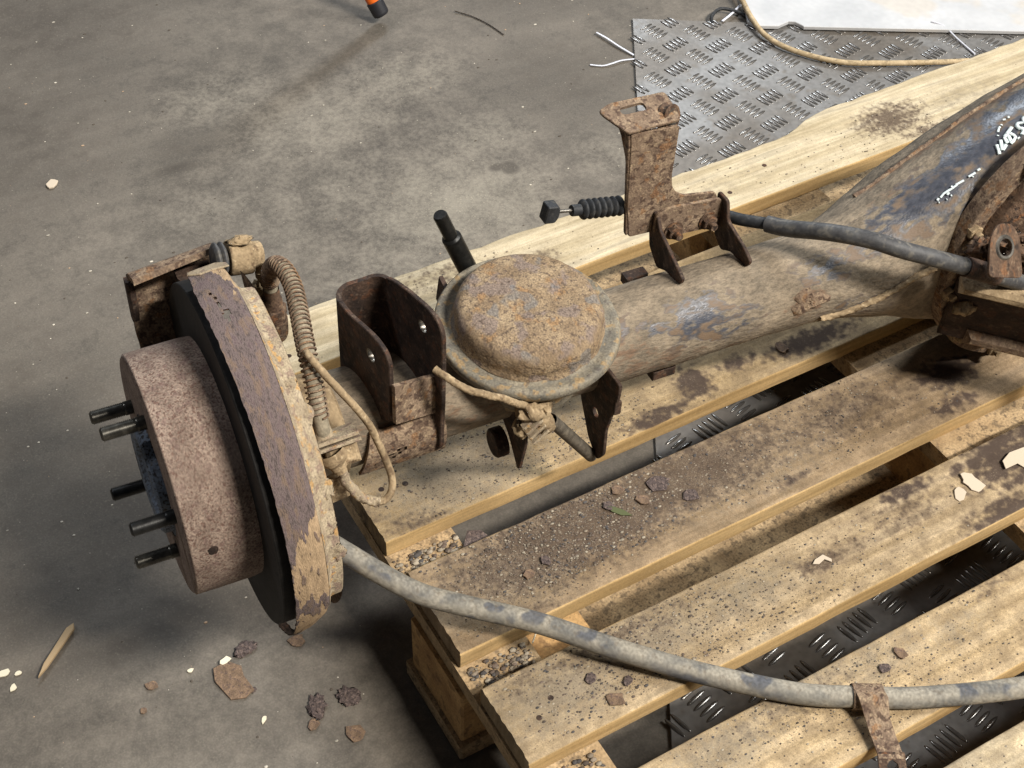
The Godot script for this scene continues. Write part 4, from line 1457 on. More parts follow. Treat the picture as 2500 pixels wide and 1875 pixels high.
func hoses() -> void:
	# the brake hose with its wire guard
	var path := smooth(p3([0.133, 0.080, -0.085, 0.1330, 0.090, -0.085, 0.1333, 0.101, -0.0845, 0.1347, 0.1135, -0.080, 0.1368, 0.1225, -0.072, 0.1388, 0.1268, -0.061, 0.1398, 0.1268, -0.050, 0.1392, 0.1250, -0.036, 0.1363, 0.1232, -0.020, 0.1330, 0.1205, -0.003, 0.1300, 0.1168, 0.012, 0.1275, 0.1115, 0.027, 0.1255, 0.098, 0.0435, 0.1235, 0.081, 0.056, 0.1232, 0.068, 0.0635, 0.1235, 0.061, 0.0655]), 10)
	var mb := MB.new()
	mb.tube(path, 0.0060, 18)
	var bh := obj("brake_hose", mb, M.hose, axle)
	# a helix round the hose: tight over the bend, open below
	mb = MB.new()
	var dist := PackedFloat32Array([0.0])
	for i in range(1, path.size()):
		dist.append(dist[i - 1] + path[i].distance_to(path[i - 1]))
	var total := dist[dist.size() - 1]
	var hel := PackedVector3Array()
	var s := 0.012
	var ph := 0.0
	var k := 0
	var side := Vector3(1, 0, 0)
	while s < total - 0.016:
		while k < dist.size() - 2 and dist[k + 1] < s:
			k += 1
		var t := (s - dist[k]) / maxf(1e-6, dist[k + 1] - dist[k])
		var c := path[k].lerp(path[k + 1], t)
		var d := (path[k + 1] - path[k]).normalized()
		side = (side - d * side.dot(d)).normalized()
		hel.append(c + (side * cos(ph) + d.cross(side) * sin(ph)) * 0.0072)
		var pitch := lerpf(0.0027, 0.0044, smoothstep(0.035, 0.075, s))
		s += pitch / 20.0
		ph += TAU / 20.0
	mb.tube(hel, 0.00095, 6)
	obj("spring_guard", mb, M.rust_dusty, bh)
	# the upper fitting: rubber collar and a hexagon of brass brown steel
	mb = MB.new()
	mb.lathe(pv([0.0098, -0.020, 0.0100, -0.006, 0.0085, -0.004, 0.0082, 0.004, 0.0072, 0.006, 0.0068, 0.016]), axis_frame(Vector3(0.1335, 0.072, -0.0845), Vector3(-0.03, 1, 0)), 24, 0, TAU, 0.7)
	hexbolt(mb, Vector3(0.1335, 0.0575, -0.0845), Vector3(-0.03, 1, 0), 0.0115, 0.010)
	obj("hose_fitting", mb, M.rust, bh)
	mb = MB.new()
	mb.lathe(pv([0.0066, 0.0, 0.0074, 0.001, 0.0078, 0.006, 0.0070, 0.011, 0.0066, 0.0125, 0.0066, 0.018]), axis_frame(Vector3(0.1236, 0.0555, 0.0672), Vector3(0.0, 0.85, -0.50)), 20)
	obj("hose_ferrule", mb, M.pale_mud, bh)
	# the bracket on the shield that holds the hose's lower end, with its unions
	var bas := Basis(Vector3(0.99, 0.06, 0.1).normalized(), 0.0)
	var px := Vector3(1, 0.075, 0.02).normalized()
	var py := Vector3(-0.07, 0.86, -0.50).normalized()
	var pz := px.cross(py).normalized()
	py = pz.cross(px)
	var b2 := Basis(px, py, pz)
	mb = MB.new()
	mb.box(Vector3(0.1255, 0.0575, 0.066), Vector3(0.0475, 0.0035, 0.026), b2, 0.0007)
	mb.box(Vector3(0.1015, 0.068, 0.060), Vector3(0.0035, 0.030, 0.028), b2, 0.0007)
	var hb := obj("hose_bracket", mb, M.pale_mud, axle)
	mb = MB.new()
	mb.box(Vector3(0.1330, 0.0525, 0.0685), Vector3(0.0350, 0.0032, 0.023), b2, 0.0007)
	obj("locking_clip", mb, M.pale_mud, hb)
	mb = MB.new()
	mb.box(Vector3(0.1085, 0.041, 0.070), Vector3(0.0135, 0.024, 0.018), b2, 0.003)
	obj("union_body", mb, M.mud, hb)
	mb = MB.new()
	mb.box(Vector3(0.136, 0.0395, 0.067), Vector3(0.026, 0.022, 0.020), b2, 0.003)
	obj("union_body", mb, M.mud, hb)
	mb = MB.new()
	var nd := Vector3(0.26, -0.86, 0.42)
	mb.lathe(pv([0.0115, -0.004, 0.0122, 0.002, 0.0108, 0.006, 0.0075, 0.009, 0.0068, 0.0135, 0.0050, 0.0145, 0.0050, 0.0175, 0.0, 0.0178]), axis_frame(Vector3(0.1265, 0.0455, 0.0735), nd), 24, 0, TAU, 0.8, 0.02)
	obj("pipe_nut", mb, M.mud, hb)
	mb = MB.new()
	mb.box(Vector3(0.127, 0.0025, 0.0635), Vector3(0.022, 0.034, 0.022), Basis(Vector3(0, 0, 1), 0.12), 0.003)
	obj("lower_block", mb, M.mud, hb)
	mb = MB.new()
	mb.tube(p3([0.1075, 0.095, 0.050, 0.1085, 0.078, 0.058, 0.1095, 0.062, 0.064]), 0.0062, 14)
	obj("bracket_stub", mb, M.rust_dusty, hb)
	# the steel pipe that loops from the union back behind the hose
	mb = MB.new()
	mb.tube(smooth(p3([0.1305, 0.036, 0.077, 0.1325, 0.028, 0.0795, 0.135, 0.015, 0.082, 0.145, 0.001, 0.090, 0.158, -0.004, 0.095, 0.168, 0.002, 0.093, 0.171, 0.015, 0.085, 0.166, 0.040, 0.074, 0.160, 0.061, 0.066, 0.148, 0.084, 0.058, 0.136, 0.105, 0.052, 0.131, 0.113, 0.046, 0.126, 0.118, 0.03, 0.135, 0.09, -0.01, 0.15, 0.06, -0.05]), 8), 0.0031, 12, true, 1.0, 0.06)
	obj("brake_pipe", mb, M.mud_smooth, axle)
	mb = MB.new()
	mb.tube(smooth(p3([0.1318, 0.030, 0.0787, 0.135, 0.015, 0.082, 0.145, 0.001, 0.090, 0.157, -0.0035, 0.095]), 8), 0.0042, 12, true, 1.0, 0.22)
	obj("flaking_sleeve", mb, M.pale_mud, axle)


func link_bracket() -> void:
	# U-shaped bracket for the trailing link
	var ul := 0.171
	var ur := 0.2175
	var th := 0.0042
	var left := pv([-0.010, -0.0335, 0.1045, -0.0335, 0.1035, -0.0145, 0.1080, 0.0060, 0.1110, 0.0220, 0.1112, 0.0330, 0.1085, 0.0443, 0.1000, 0.0495, 0.0655, 0.0502, 0.0337, 0.0492, 0.0190, 0.0282, -0.0011, -0.0019])
	var right := pv([-0.02, -0.0335, 0.1140, -0.0335, 0.1200, -0.0221, 0.1265, 0.0000, 0.1318, 0.0300, 0.1312, 0.0450, 0.1250, 0.0525, 0.1160, 0.0550, 0.0865, 0.0553, 0.0433, 0.0550, 0.0049, 0.0532, -0.0107, 0.0535, -0.0215, 0.0475, -0.0267, 0.0391, -0.0181, 0.0300, -0.01, 0.01])
	# the walls run outwards as they come towards the viewer
	var al := 0.15
	var fl := Transform3D(Basis(Vector3(0, 1, 0), Vector3(al, 0, 1), Vector3(1, 0, 0)), Vector3(ul + al * 0.045, 0, 0))
	var fr := Transform3D(Basis(Vector3(0, 1, 0), Vector3(al, 0, 1), Vector3(1, 0, 0)), Vector3(ur + al * 0.045, 0, 0))
	var mb := MB.new()
	mb.prism(round_poly(left, 0.004, 2), fl, 0.0, th, [circle(Vector2(0.0868, 0.0215), 0.0062, 18)], 0.0007)
	mb.prism(round_poly(right, 0.004, 2), fr, -th, 0.0, [circle(Vector2(0.1072, 0.0262), 0.0062, 18)], 0.0007)
	# the back wall and its rounded corners
	var outer := PackedVector3Array()
	var inner := PackedVector3Array()
	var tops := PackedFloat32Array()
	var r := 0.015
	for k in 9:
		var a := PI / 2.0 * k / 8.0
		outer.append(Vector3(ul + r - r * cos(a), 0, -0.030 - r * sin(a)))
		inner.append(Vector3(ul + r - (r - th) * cos(a), 0, -0.030 - (r - th) * sin(a)))
	for k in 9:
		var a := PI / 2.0 * (1.0 - k / 8.0)
		outer.append(Vector3(ur - r + r * cos(a), 0, -0.030 - r * sin(a)))
		inner.append(Vector3(ur - r + (r - th) * cos(a), 0, -0.030 - (r - th) * sin(a)))
	var ro := []
	var ri := []
	for i in 7:
		var t := i / 6.0
		var a := PackedVector3Array()
		var b := PackedVector3Array()
		for k in outer.size():
			var v := lerpf(-0.02, lerpf(0.1045, 0.1140, smoothstep(0.0, 17.0, k)), t)
			a.append(outer[k] + Vector3(al * (outer[k].z + 0.045), v, 0))
			b.append(inner[k] + Vector3(al * (inner[k].z + 0.045), v, 0))
		ro.append(a)
		ri.append(b)
	mb.grid(ro)
	mb.grid(ri)
	mb.grid([ro[6], ri[6]])
	var lb := obj("link_bracket", mb, M.rust_dark, axle)
	mb = MB.new()
	var sx := Vector3(0.0430, -0.0180, -0.0150)
	var sy := Vector3(-0.0005, -0.0415, 0.0020)
	mb.prism(pv([0.0, 0.0, 1.0, 0.0, 1.0, 1.0, 0.0, 1.0]), Transform3D(Basis(sx, sy, sx.cross(sy).normalized()), Vector3(0.1862, 0.0825, 0.0560)), -0.002, 0.002, [], 0.0)
	obj("cross_strap", mb, M.rust_dusty, lb)
	mb = MB.new()
	mb.box(Vector3(0.2275, 0.0400, 0.0440), Vector3(0.0075, 0.034, 0.0040), Basis(Vector3(0, 0, 1), -0.1), 0.0012)
	obj("strap_tab", mb, M.rust_dusty, lb)
	for h in [[fl, 0.0868, 0.0215, -0.0002], [fr, 0.1072, 0.0262, -th - 0.0002]]:
		mb = MB.new()
		var f2: Transform3D = h[0]
		mb.lathe(pv([0.0063, 0.0, 0.0055, 0.0002, 0.0055, 0.0046, 0.0063, 0.0048]), Transform3D(Basis(Vector3(0, 1, 0), Vector3(1, 0, 0), Vector3(al, 0, 1)), f2 * Vector3(h[1], h[2], h[3])), 24)
		obj("bolt_hole_rim", mb, M.steel, lb)
	# the stay plate wrapped round the tube below, rusted through
	var sheet := []
	var in2 := []
	for i in 15:
		var t := i / 14.0
		var row := PackedVector3Array()
		var row2 := PackedVector3Array()
		for j in 17:
			var u := lerpf(0.158 + 0.012 * (1.0 - t), 0.236, j / 16.0)
			var a := deg_to_rad(lerpf(64.0, 120.0, t))
			var rr := 0.0475 + 0.004 * t
			row.append(Vector3(u, cos(a) * rr, sin(a) * rr))
			row2.append(Vector3(u, cos(a) * (rr - 0.003), sin(a) * (rr - 0.003)))
		sheet.append(row)
		in2.append(row2)
	var skip := {}
	for h in [[9, 3], [9, 4], [10, 3], [10, 4], [8, 4], [8, 5], [7, 6], [8, 6], [7, 7], [9, 5], [10, 2]]:
		skip[Vector2i(h[0], h[1])] = true
	mb = MB.new()
	mb.grid(sheet, false, skip)
	mb.grid(in2, false, skip)
	mb.grid([sheet[14], in2[14]])
	var e0 := PackedVector3Array()
	var e1 := PackedVector3Array()
	for i in 15:
		e0.append(sheet[i][0])
		e1.append(in2[i][0])
	mb.grid([e0, e1])
	obj("stay_plate", mb, M.rust_dusty, axle)
	# the tube's own sleeve between shield and bracket
	mb = MB.new()
	mb.lathe(pv([0.0505, 0.107, 0.0505, 0.118, 0.047, 0.121, 0.0462, 0.150, 0.0440, 0.152]), Transform3D(Basis(Vector3(0, 1, 0), Vector3(1, 0, 0), Vector3(0, 0, 1)), Vector3.ZERO), 64, 0, TAU, 0.8, 0.004)
	obj("tube_sleeve", mb, M.mud_smooth, axle)


func spring_seat() -> void:
	var up := Vector3(0.0, 0.99, 0.10).normalized()
	var x := Vector3(1, 0, 0)
	var fr := Transform3D(Basis(x, up, x.cross(up)), Vector3(0.330, 0.0545, 0.0060))
	var f := FastNoiseLite.new()
	f.seed = 77
	f.frequency = 26.0
	f.fractal_octaves = 4
	var mb := MB.new()
	mb.lathe(pv([0.0555, -0.055, 0.060, -0.030, 0.072, -0.014, 0.0790, -0.009, 0.0812, -0.004, 0.0806, 0.0, 0.0786, 0.0022, 0.0750, 0.0020, 0.0700, 0.0004, 0.066, 0.0006, 0.0640, 0.003]), fr, 96, 0, TAU, 0.2, 0.003)
	var ss := obj("spring_seat", mb, M.seat_flange, axle)
	var prof := smooth(p3([0.0662, 0.0012, 0, 0.0645, 0.006, 0, 0.0640, 0.014, 0, 0.0622, 0.0205, 0, 0.0575, 0.0250, 0, 0.0490, 0.0272, 0, 0.034, 0.0290, 0, 0.016, 0.0300, 0, 0.0, 0.0302, 0]), 5)
	var rows := []
	for q in prof:
		var row := PackedVector3Array()
		for j in 96:
			var a := TAU * j / 96
			var p := Vector3(cos(a) * q.x, q.y, sin(a) * q.x)
			# crusted most on the side towards the viewer and low on the wall
			var crust := clampf(sin(a + 0.6) * 0.7 + 0.45, 0.0, 1.0) * (1.0 - smoothstep(0.022, 0.030, q.y) * 0.7) * smoothstep(0.0, 0.01, q.x)
			p += Vector3(p.x, 0.02, p.z).normalized() * f.get_noise_3dv(p) * 0.0038 * crust
			p.y += f.get_noise_3dv(p * 1.6 + Vector3.ONE) * 0.0016 * crust - 0.0030 * smoothstep(0.022, 0.0, absf(p.z - 0.006)) * smoothstep(0.05, 0.02, absf(p.x))* smoothstep(0.026, 0.029, q.y)
			row.append(fr * p)
		rows.append(row)
	mb = MB.new()
	mb.grid(rows, true)
	obj("dome", mb, M.seat_dome, ss)
	# the shock absorber pin behind it
	mb = MB.new()
	mb.lathe(pv([0.0090, -0.04, 0.0090, 0.030, 0.0084, 0.0315, 0.0064, 0.033, 0.0064, 0.060, 0.0054, 0.0620, 0.0, 0.0622]), axis_frame(Vector3(0.3080, 0.0640, -0.082), Vector3(-0.36, 0.92, 0.0)), 28)
	obj("shock_pin", mb, M.steel_dark, axle)
	mb = MB.new()
	mb.box(Vector3(0.285, 0.036, -0.062), Vector3(0.004, 0.032, 0.04), Basis(Vector3(1, 0, 0), 0.2), 0.001)
	obj("pin_bracket", mb, M.rust_dark, axle)
	# ears for the shock absorber below the tube
	mb = MB.new()
	mb.prism(round_poly(pv([-0.005, 0.030, -0.001, 0.066, -0.030, 0.067, -0.068, 0.0590, -0.070, 0.0565, -0.046, 0.036, -0.036, 0.020]), 0.003, 2), vw_frame(0.302), 0.0, 0.0035, [], 0.0006)
	var e := obj("shock_ear", mb, M.rust_dark, axle)
	mb = MB.new()
	mb.lathe(pv([0.0, -0.011, 0.0125, -0.011, 0.014, -0.0095, 0.014, 0.0, 0.0, 0.0]), Transform3D(Basis(Vector3(0, 1, 0), Vector3(1, 0, 0), Vector3(0, 0, 1)), Vector3(0.301, -0.060, 0.0285)), 28)
	obj("ear_bush", mb, M.rust_dark, e)
	mb = MB.new()
	mb.prism(round_poly(pv([0.018, 0.030, 0.020, 0.076, 0.004, 0.0755, -0.050, 0.0625, -0.082, 0.0640, -0.0985, 0.0540, -0.085, 0.035, -0.050, 0.014, -0.03, 0.010]), 0.004, 2), vw_frame(0.386), 0.0, 0.0035, [circle(Vector2(-0.045, 0.043), 0.0055, 14)], 0.0006)
	mb.prism(round_poly(pv([0.386, -0.020, 0.393, -0.020, 0.393, -0.004, 0.386, -0.002]), 0.002, 2), uv_frame(0.070), 0.0, 0.0035, [], 0.0005)
	obj("shock_ear", mb, M.rust_dark, axle)
	# a pipe along the seat's foot, ending in a mud-caked union and a threaded stub
	mb = MB.new()
	mb.tube(smooth(p3([0.219, 0.094, 0.062, 0.226, 0.0905, 0.072, 0.238, 0.0815, 0.0805, 0.254, 0.0735, 0.0865, 0.268, 0.0660, 0.0890, 0.281, 0.0520, 0.0860, 0.292, 0.038, 0.078, 0.302, 0.026, 0.070]), 8), 0.0031, 12, true, 1.0, 0.12)
	obj("breather_pipe", mb, M.mud, axle)
	var d := Vector3(0.47, -0.80, -0.22).normalized()
	mb = MB.new()
	mb.blob(Vector3(0.301, 0.0255, 0.0745), Vector3(0.0125, 0.010, 0.011), 0.45, 33)
	mb.blob(Vector3(0.309, 0.010, 0.070), Vector3(0.013, 0.015, 0.012), 0.45, 34)
	mb.blob(Vector3(0.2955, 0.006, 0.074), Vector3(0.008, 0.010, 0.007), 0.5, 35)
	mb.blob(Vector3(0.3145, 0.022, 0.0705), Vector3(0.006, 0.010, 0.008), 0.5, 36)
	var lump := obj("mud_union", mb, M.mud, axle)
	for k in 4:
		mb = MB.new()
		mb.box(Vector3(0.304 + 0.004 * k - 0.006, 0.020 - 0.009 * k, 0.0815 - 0.001 * k), Vector3(0.018, 0.003, 0.007), Basis(Vector3(0, 0, 1), 0.7), 0.0008)
		obj("union_ridge", mb, M.pale_mud, lump)
	mb = MB.new()
	mb.lathe(pv([0.0095, 0.0, 0.0100, 0.008, 0.0088, 0.012, 0.0082, 0.024, 0.0066, 0.026]), axis_frame(Vector3(0.315, 0.001, 0.066), d), 20, 0, TAU, 0.8, 0.03)
	obj("union_neck", mb, M.mud, lump)
	mb = MB.new()
	var sd := Vector3(0.0575, -0.091, -0.0165)
	var sl := sd.length()
	var srf := axis_frame(Vector3(0.329, -0.012, 0.0615), sd)
	var sr := []
	for i in 3:
		var row := PackedVector3Array()
		for j in 60:
			var an := TAU * j / 60
			var rr := (0.0060 if j % 2 == 0 else 0.0058) - (0.0004 if i == 2 else 0.0)
			row.append(srf * Vector3(cos(an) * rr, [0.0, sl - 0.001, sl][i], sin(an) * rr))
		sr.append(row)
	mb.grid(sr, true)
	mb.face(sr[2], sd.normalized())
	obj("pipe_stub", mb, M.pipe_steel, axle)
	# small stop tabs on the tube
	mb = MB.new()
	mb.box(Vector3(0.468, 0.0180, -0.046), Vector3(0.023, 0.010, 0.012), Basis(), 0.0008)
	obj("stop_tab", mb, M.rust_dark, axle)
	mb = MB.new()
	mb.box(Vector3(0.468, -0.0440, 0.0195), Vector3(0.024, 0.011, 0.012), Basis(), 0.0008)
	obj("stop_tab", mb, M.rust_dark, axle)


func lever_bracket() -> void:
	# the tall bracket that guides the handbrake cable
	var w := -0.0535
	var mb := MB.new()
	var plate := pv([0.461, 0.062, 0.4555, 0.098, 0.4515, 0.166, 0.4500, 0.1790, 0.499, 0.1750, 0.4985, 0.121, 0.5005, 0.1085, 0.506, 0.100, 0.515, 0.094, 0.549, 0.088, 0.553, 0.080, 0.552, 0.066, 0.4840, 0.0610])
	mb.prism(round_poly(plate, 0.0035, 3), uv_frame(w), -0.0032, 0.0, [], 0.0006)
	# its left edge is bent back
	mb.prism(round_poly(pv([0.066, -0.0590, 0.098, -0.0590, 0.150, -0.0590, 0.170, -0.0680, 0.1835, -0.0830, 0.1865, -0.0800, 0.1780, -0.0545, 0.098, -0.0545, 0.064, -0.0545]), 0.003, 2), Transform3D(Basis(Vector3(-0.085, 0.996, 0), Vector3(0, 0, 1), Vector3(1, 0.085, 0)).orthonormalized(), Vector3(0.4648, 0.0, 0.0)), -0.0014, 0.0014, [], 0.0006)
	var lb := obj("lever_bracket", mb, M.rust_dusty, axle)
	# the head folded over, with its slot
	mb = MB.new()
	var head := pv([0.4465, -0.0525, 0.4975, -0.0525, 0.5005, -0.066, 0.5005, -0.088, 0.4480, -0.091, 0.4350, -0.086, 0.4355, -0.080])
	var slot := round_poly(pv([0.4520, -0.0735, 0.4760, -0.0725, 0.4760, -0.0825, 0.4520, -0.0825]), 0.004, 4)
	mb.prism(round_poly(head, 0.003, 2), Transform3D(Basis(Vector3(1, 0.02, 0), Vector3(0, -0.16, 1).normalized(), Vector3(0, -1, -0.16).normalized()).orthonormalized(), Vector3(0, 0.1650, 0.0)), -0.0003, 0.0026, [slot], 0.0006)
	obj("bracket_head", mb, M.rust_dusty, lb)
	mb = MB.new()
	mb.lathe(pv([0.0088, -0.005, 0.0118, -0.005, 0.0122, -0.0035, 0.0108, -0.001, 0.0108, 0.001, 0.0122, 0.0035, 0.0118, 0.005, 0.0088, 0.005, 0.0088, -0.005]), axis_frame(Vector3(0.4930, 0.1780, -0.0650), Vector3(0.45, 0.25, 0.85)), 36)
	obj("pulley", mb, M.rust, lb)
	mb = MB.new()
	mb.lathe(pv([0.0, -0.0042, 0.0086, -0.0042, 0.0086, 0.0046, 0.0, 0.0046]), axis_frame(Vector3(0.4930, 0.1780, -0.0650), Vector3(0.45, 0.25, 0.85)), 30)
	obj("pulley_web", mb, M.steel, lb)
	# the lower plate bolted to it, standing on two legs
	mb = MB.new()
	mb.prism(round_poly(pv([0.4835, 0.0860, 0.4960, 0.0905, 0.5500, 0.0850, 0.5555, 0.080, 0.5550, 0.0510, 0.4960, 0.0555, 0.4830, 0.0640]), 0.004, 3), uv_frame(-0.0500), 0.0, 0.0032, [], 0.0006)
	obj("mounting_plate", mb, M.rust_dusty, lb)
	for q in [[0.5040, 0.0625], [0.5410, 0.0625]]:
		mb = MB.new()
		var c := Vector3(q[0], q[1], -0.0468)
		hexbolt(mb, c, Vector3(0, 0, 1), 0.0076, 0.0065)
		mb.lathe(pv([0.0, 0.0125, 0.0036, 0.0125, 0.0040, 0.0115, 0.0040, 0.006]), axis_frame(c, Vector3(0, 0, 1)), 14)
		mb.lathe(pv([0.0, 0.0014, 0.0098, 0.0014, 0.0100, 0.0006, 0.0100, -0.0005]), axis_frame(c, Vector3(0, 0, 1)), 20)
		obj("bolt", mb, M.rust, lb)
	mb = MB.new()
	mb.prism(round_poly(pv([0.085, -0.056, 0.064, -0.0575, 0.046, -0.053, 0.032, -0.036, 0.0395, -0.022, 0.0435, 0.004, 0.0520, 0.007, 0.062, -0.016, 0.073, -0.040, 0.085, -0.047]), 0.003, 2), vw_frame(0.4840), 0.0, 0.0036, [], 0.0006)
	obj("bracket_leg", mb, M.rust_dark, lb)
	mb = MB.new()
	mb.prism(round_poly(pv([0.086, -0.056, 0.060, -0.0560, 0.040, -0.050, 0.031, -0.036, 0.040, -0.022, 0.0430, 0.006, 0.0520, 0.010, 0.0590, -0.004, 0.067, -0.034, 0.086, -0.040]), 0.003, 2), vw_frame(0.5535), 0.0, 0.0036, [], 0.0006)
	obj("bracket_leg", mb, M.rust_dark, lb)


func build_axle() -> void:
	axle = thing("rear_axle", "rusty dirt caked rear axle with brake disc, spring seat and brackets lying across the pallet", "axle")
	axle.transform = Transform3D(Basis(Vector3(0.996307, -0.021449, 0.083136), Vector3(0.021375, 0.99977, 0.001784), Vector3(-0.083155, 0.0, 0.996537)).orthonormalized(), Vector3(0.138914, 0.312, -0.777097))
	housing()
	differential()
	hub()
	shield()
	caliper_side()
	hoses()
	link_bracket()
	spring_seat()
	lever_bracket()


func build_cables() -> void:
	# upper handbrake cable, in the axle's axes
	var t := thing("handbrake_cable", "black handbrake cable with ribbed boot passing behind the tall bracket and over the differential", "cable")
	t.transform = axle.transform
	var mb := MB.new()
	mb.tube(smooth(p3([0.430, 0.0955, -0.0660, 0.50, 0.0760, -0.0660, 0.560, 0.0565, -0.0560, 0.575, 0.0575, -0.0400, 0.591, 0.0625, -0.0200]), 6), 0.0058, 14)
	obj("inner_sheath", mb, M.rubber, t)
	mb = MB.new()
	mb.tube(smooth(p3([0.590, 0.0622, -0.021, 0.600, 0.0680, -0.002, 0.620, 0.0835, 0.033, 0.645, 0.0860, 0.058, 0.668, 0.0805, 0.075, 0.704, 0.0685, 0.090, 0.738, 0.0545, 0.1000, 0.799, 0.0240, 0.110, 0.86, -0.006, 0.118]), 8), 0.0080, 18)
	obj("outer_sheath", mb, M.grey_cable, t)
	mb = MB.new()
	var bx := axis_frame(Vector3(0.4055, 0.1010, -0.0660), Vector3(1, -0.19, 0.0))
	var pr := PackedVector2Array([Vector2(0.0, 0.0), Vector2(0.0050, 0.0), Vector2(0.0053, 0.001), Vector2(0.0053, 0.009)])
	for k in 7:
		for i in 7:
			var a := PI * i / 6.0
			pr.append(Vector2(0.0062 + 0.0032 * sin(a), 0.0092 + k * 0.0062 + 0.0062 * i / 6.0))
	pr.append(Vector2(0.0, 0.0530))
	mb.lathe(pr, bx, 28, 0, TAU, 0.3)
	obj("bellows_boot", mb, M.rubber, t)
	mb = MB.new()
	mb.tube(p3([0.387, 0.1050, -0.0660, 0.407, 0.1010, -0.0660]), 0.0017, 10)
	obj("cable_rod", mb, M.steel, t)
	mb = MB.new()
	mb.prism(round_poly(pv([-0.0075, -0.009, 0.0035, -0.009, 0.0060, -0.004, 0.0060, 0.004, 0.0035, 0.009, -0.0075, 0.009]), 0.002, 3), Transform3D(Basis(Vector3(0.98, -0.19, 0), Vector3(0.19, 0.98, 0), Vector3(0, 0, 1)).orthonormalized(), Vector3(0.385, 0.1060, -0.0660)), -0.006, 0.006, [], 0.001)
	obj("cable_end", mb, M.rubber, t)
	# the rusty clamp over the cable at the differential
	mb = MB.new()
	var n := Vector3(0.10, 0.62, 0.78).normalized()
	var x := Vector3(0.96, -0.22, 0.0)
	x = (x - n * x.dot(n)).normalized()
	var y := n.cross(x)
	var fr := Transform3D(Basis(x, y, n), Vector3(0.7480, 0.0855, 0.1160))
	mb.prism(round_poly(pv([-0.021, -0.022, 0.020, -0.026, 0.019, 0.010, 0.011, 0.023, -0.006, 0.025, -0.017, 0.012]), 0.006, 3), fr, -0.0014, 0.0014, [circle(Vector2(0.0, 0.003), 0.0078, 20)], 0.0004)
	var cl := obj("cable_clamp", mb, M.rust, t)
	mb = MB.new()
	mb.lathe(pv([0.0078, 0.001, 0.0080, 0.0024, 0.0100, 0.0026, 0.0118, 0.0012]), Transform3D(Basis(x, n, -y), fr * Vector3(0.0, 0.003, 0.0)), 28)
	obj("hole_rim", mb, M.steel, cl)
	mb = MB.new()
	mb.tube(smooth(p3([0.728, 0.0590, 0.0975, 0.745, 0.0512, 0.1015, 0.764, 0.0418, 0.105])), 0.0096, 16, true)
	obj("clamp_sleeve", mb, M.rust_dark, cl)

	# lower cable, lying over the pallet
	t = thing("handbrake_cable", "long dusty grey handbrake cable sagging from the dust shield across the near pallet boards", "cable")
	mb = MB.new()
	var path := smooth(p3([0.228, 0.262, -0.745, 0.245, 0.235, -0.722, 0.2665, 0.219, -0.693, 0.302, 0.199, -0.648, 0.336, 0.188, -0.620, 0.387, 0.1765, -0.580, 0.437, 0.166, -0.529, 0.485, 0.1585, -0.482, 0.539, 0.1555, -0.4325, 0.568, 0.155, -0.410, 0.598, 0.155, -0.392, 0.631, 0.155, -0.372, 0.680, 0.157, -0.348, 0.723, 0.160, -0.329, 0.78, 0.163, -0.308, 0.86, 0.162, -0.28]), 8)
	mb.tube(path, 0.0094, 22)
	obj("sheath", mb, M.dusty_cable, t)
	mb = MB.new()
	var cx := Vector3(0.87, 0.0, 0.50).normalized()
	var cf := axis_frame(Vector3(0.590, 0.1552, -0.3965), cx)
	mb.lathe(pv([0.0106, 0.0, 0.0112, 0.0006, 0.0112, 0.0255, 0.0106, 0.0262, 0.0100, 0.0262]), cf, 28, 0.0, TAU, 0.8, 0.02)
	var clip := obj("cable_clip", mb, M.rust_dusty, t)
	# its tail, bent down over the board's edge
	var s0 := Vector3(0.6015, 0.1560, -0.3895)
	var tz := Vector3(-0.30, 0.0, 0.954)
	mb = MB.new()
	var rows := []
	var bot := []
	for q in [[-0.002, 0.0100, 0.0125], [0.008, 0.0118, 0.0125], [0.014, 0.0075, 0.0115], [0.022, 0.0015, 0.0105], [0.034, -0.0022, 0.0105], [0.044, -0.0035, 0.0105], [0.056, -0.0060, 0.0105]]:
		var row := PackedVector3Array()
		var row2 := PackedVector3Array()
		for j in 5:
			var o: float = (j / 4.0 - 0.5) * 2.0 * q[2]
			row.append(s0 + tz * q[0] + cx * o + Vector3(0, q[1], 0))
			row2.append(s0 + tz * q[0] + cx * o + Vector3(0, q[1] - 0.0014, 0))
		rows.append(row)
		bot.append(row2)
	mb.grid(rows)
	mb.grid(bot)
	for e in [0, 4]:
		var r0 := PackedVector3Array()
		var r1 := PackedVector3Array()
		for i in rows.size():
			r0.append(rows[i][e])
			r1.append(bot[i][e])
		mb.grid([r0, r1])
	obj("clip_tail", mb, M.rust_dusty, clip)
	mb = MB.new()
	var tf := Transform3D(Basis(cx, tz, Vector3.UP).orthonormalized(), s0 + tz * 0.056 + Vector3(0, -0.007, 0))
	mb.prism(round_poly(pv([-0.0115, -0.006, 0.0115, -0.006, 0.0115, 0.0175, -0.0115, 0.0175]), 0.002, 2), Transform3D(tf.basis * Basis(Vector3(1, 0, 0), -0.28), tf.origin), -0.0007, 0.0007, [circle(Vector2(0.0005, 0.006), 0.0048, 12, 0.15, 3)], 0.0003)
	obj("clip_end", mb, M.rust, clip)


# ---------------------------------------------------------------- what lies about

